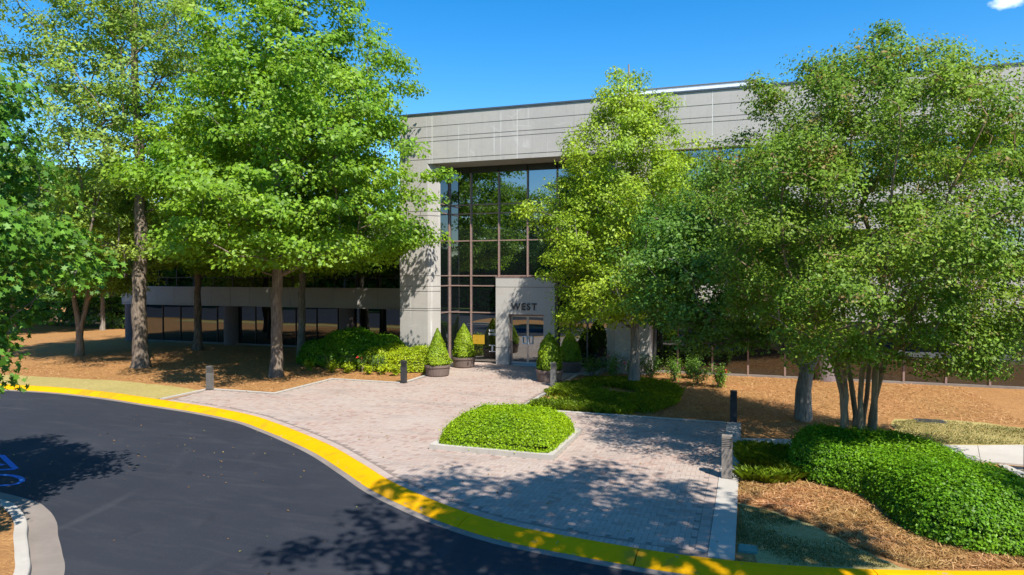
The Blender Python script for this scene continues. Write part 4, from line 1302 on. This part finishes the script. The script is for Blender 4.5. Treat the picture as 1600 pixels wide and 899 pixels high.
# foreground maple at the left edge, on the traffic island
T['maple'] = tree('maple_tree', 'dark-leaved foreground tree reaching in from the left edge', (-14.4, 7.1),
     [(2.5, 1.8), (3.2, 2.8), (4.8, 3.2), (6.6, 3.1), (8.0, 2.4), (8.9, 0.8)],
     [[(0, 0, 0), (0, 0, 2), (0.1, 0, 4), (0, 0.1, 7.6)]], 300, 0.64, 0.6, 40000, 0.14, 0.13, 'leaf_maple', 'bark_grey', 106, 0.16, (0, 0), 0.16, lobed=True, min_gap=0.6, zmin=1.9, droop=0.1)
# yellow-green tree right of the door
T['holly'] = tree('yellow_green_tree', 'yellow-green pyramidal tree growing from the strappy ground cover by the door', (-4.4, 27.9),
     [(2.7, 1.5), (3.5, 2.5), (5.2, 3.2), (7.0, 3.3), (9, 2.8), (11, 1.9), (12.4, 0.8), (13.3, 0.1)],
     [[(0, 0, 0), (0.05, 0, 2.2), (-0.1, 0, 5), (-0.1, 0, 9), (-0.25, 0, 13)]], 430, 0.66, 0.6, 84000, 0.118, 0.072, 'leaf_holly', 'bark_grey', 107, 0.21, rt(-0.3), 0.22, min_gap=0.42, zmin=2.0, outer=0.5,
     extra=[(-2.3, -0.8, 2.6, 0.6, 0.7, 9)])
# dark tree with the bent, lopped trunk
T['dark'] = tree('bent_tree', 'dark green tree with a stout bent trunk and lopped limb in the straw bed', (1.63, 22.86),
     [(2.3, 1.6), (3.2, 2.7), (4.6, 3.1), (6.0, 2.7), (7.2, 1.7), (8.0, 0.4)],
     [[(0, 0, 0, 0.25), (0.03, 0, 0.9), (0.10, 0, 1.6), (0.42, 0.1, 2.5), (0.55, 0.2, 5)], [(0.1, 0, 1.6, 0.17), (-0.6, 0.1, 2.6), (-1.8, 0.2, 4.2), (-2.2, 0.2, 7)]],
     330, 0.62, 0.6, 58000, 0.12, 0.07, 'leaf_dark', 'bark_grey', 108, 0.26, rt(-2.2, 0.6), 0.22, min_gap=0.45, zmin=2.0, taper=0.55, flare=0.12)
# many-stemmed crape myrtle
cst = []
rs = np.random.default_rng(9)
for k in range(8):
    th = k * 0.785 + rs.uniform(-0.2, 0.2)
    r0 = 0.26 + 0.08 * (k % 2); r1 = rs.uniform(0.42, 0.62); r2 = rs.uniform(1.1, 2.0); r3 = rs.uniform(1.9, 3.0)
    c_, s_ = math.cos(th), math.sin(th)
    cst.append([(r0 * c_, r0 * s_, 0, rs.uniform(0.06, 0.095)), (r0 * 1.1 * c_ + rs.uniform(-.05, .05), r0 * 1.1 * s_, 1.1), (r1 * c_ + rs.uniform(-.08, .08), r1 * s_, 2.3), (r2 * c_, r2 * s_, 4.6), (r3 * c_, r3 * s_, 7.6)])
T['crape'] = tree('multi_stem_tree', 'wide multi-stemmed tree with ribbed pale trunks rising out of the clipped hedge', (2.45, 17.75),
     [(3.2, 2.9), (3.9, 3.8), (5.2, 4.1), (6.8, 4.0), (8.2, 3.3), (9.1, 2.3), (9.7, 0.8)],
     cst, 600, 0.54, 0.65, 190000, 0.074, 0.046, 'leaf_crape', 'bark_crape', 109, 0.12, rt(0.6), 0.17, min_gap=0.36, zmin=2.4, outer=0.42, sag=0.03, flare=0.2,
     extra=[(rt(1.7, -1.4)[0], rt(1.7, -1.4)[1], 2.9, 1.5, 0.55, 26), (rt(-1.2, -1.2)[0], rt(-1.2, -1.2)[1], 3.0, 1.0, 0.45, 14), (rt(-2.2)[0], rt(-2.2)[1], 8.9, 0.3, 0.7, 6), (rt(0.4)[0], rt(0.4)[1], 9.7, 0.35, 0.6, 7), (rt(2.2)[0], rt(2.2)[1], 8.8, 0.5, 0.5, 7), (rt(-1.1)[0], rt(-1.1)[1], 9.2, 0.3, 0.6, 5), (rt(3.0)[0], rt(3.0)[1], 8.1, 0.4, 0.5, 5)], nside=8)
# canopy trees just outside the frame on the right, whose shade falls on the plaza
T['shade'] = tree('shade_tree', 'high-canopied tree outside the frame shading the near plaza', (7.3, 3.2),
     [(8.4, 3.0), (9.6, 4.3), (11.5, 4.2), (13.5, 2.6), (14.5, 0.8)],
     [[(0, 0, 0), (-0.3, 0.2, 4), (-1.4, 1.2, 8), (-2.6, 2.0, 13.5)]], 170, 0.8, 0.45, 22000, 0.19, 0.135, 'leaf_oak', 'bark_oak', 110, 0.3, (-3.3, 2.0), 0.3, min_gap=0.6, zmin=6)
copy_tree(T['shade'], (19.6, 7.0, 0), 0.35, 'high-canopied tree outside the frame shading the right of the plaza', 'shade trees outside the frame', 1.06)
T['shade']['group'] = 'shade trees outside the frame'

mound('boundary_hedge', 'tall boundary planting across the road, seen only in the office glass', [(-110, -24), (40, -24), (40, -20), (-110, -20)], 7.0, 1.9, 34000, 0.6, 0.42, 'leaf_dark', 27, 'hedge', 0.25, 0.8, rough=0.7)
# trees far left behind the building corner, and across the road behind the camera (seen in the glass)
far = random.Random(3)
pos_lab = ['leftmost', 'second', 'third', 'fourth', 'fifth', 'sixth', 'rightmost']
for k, (x, y, s) in enumerate([(-62, 38, 0.95), (-55, 47, 1.05), (-49, 41, 0.8), (-46, 52, 1.1), (-66, 50, 1.15), (-43, 58, 0.9), (-52, 36, 0.75)]):
    copy_tree(T[['oak', 'mid', 'back'][k % 3]], (x, y, 0), far.uniform(0, 6.28), 'background tree beyond the left corner of the building, ' + ['left of the vase-shaped tree', 'far behind the vase-shaped tree', 'behind the dark hedge', 'rising over the left wing end', 'farthest off at the left edge', 'behind the left wing roof', 'nearest, in front of the dark hedge'][k], 'background trees beyond the left corner', s)
for k in range(19):
    x = -98 + k * 7.0 + far.uniform(-1.5, 1.5)
    big = x < -19
    copy_tree(T[['oak', 'mid', 'back', 'oak'][k % 4]], (x, -13 - far.uniform(0, 5), 0), far.uniform(0, 6.28), 'tree across the road, seen only in the office glass', 'trees across the road', far.uniform(0.95, 1.1) if big else far.uniform(0.55, 0.68))

# ------------------------------------------------------------------ windblown litter
mat_leaf('litter', [(0.0, (0.16, 0.08, 0.03)), (0.6, (0.32, 0.19, 0.08)), (1.0, (0.24, 0.26, 0.06))], 0.1, 0.01)
lr = np.random.default_rng(77)
LX_ = np.concatenate([lr.uniform(-19, -1, 420), lr.uniform(-30, 6, 700), lr.uniform(-16, 2, 60)])
LY_ = np.concatenate([lr.uniform(11.5, 29, 420), lr.uniform(21, 31, 700), lr.uniform(8.5, 17, 60)])
LZ_ = np.full(len(LX_), 0.02)
kk = np.interp(LX_, K[K[:, 0] < 5][:, 0], K[K[:, 0] < 5][:, 1])
LZ_[LY_ < kk - 0.6] = -0.115
ok_ = (np.abs(LY_ - kk + 0.2) > 0.5) & ~((LX_ > -7.9) & (LX_ < -4.2) & (LY_ > 15.5) & (LY_ < 19))
LC = np.stack([LX_, LY_, LZ_], 1)[ok_]
tag(link('leaf_litter', leaf_mesh('leaf_litter', LC, np.array([0, 0, 1.0]) + lr.normal(size=LC.shape) * 0.25, 0.055, 0.035, lr), 'litter'), 'scattered dry leaves on the paving and straw', 'leaves', kind='stuff')
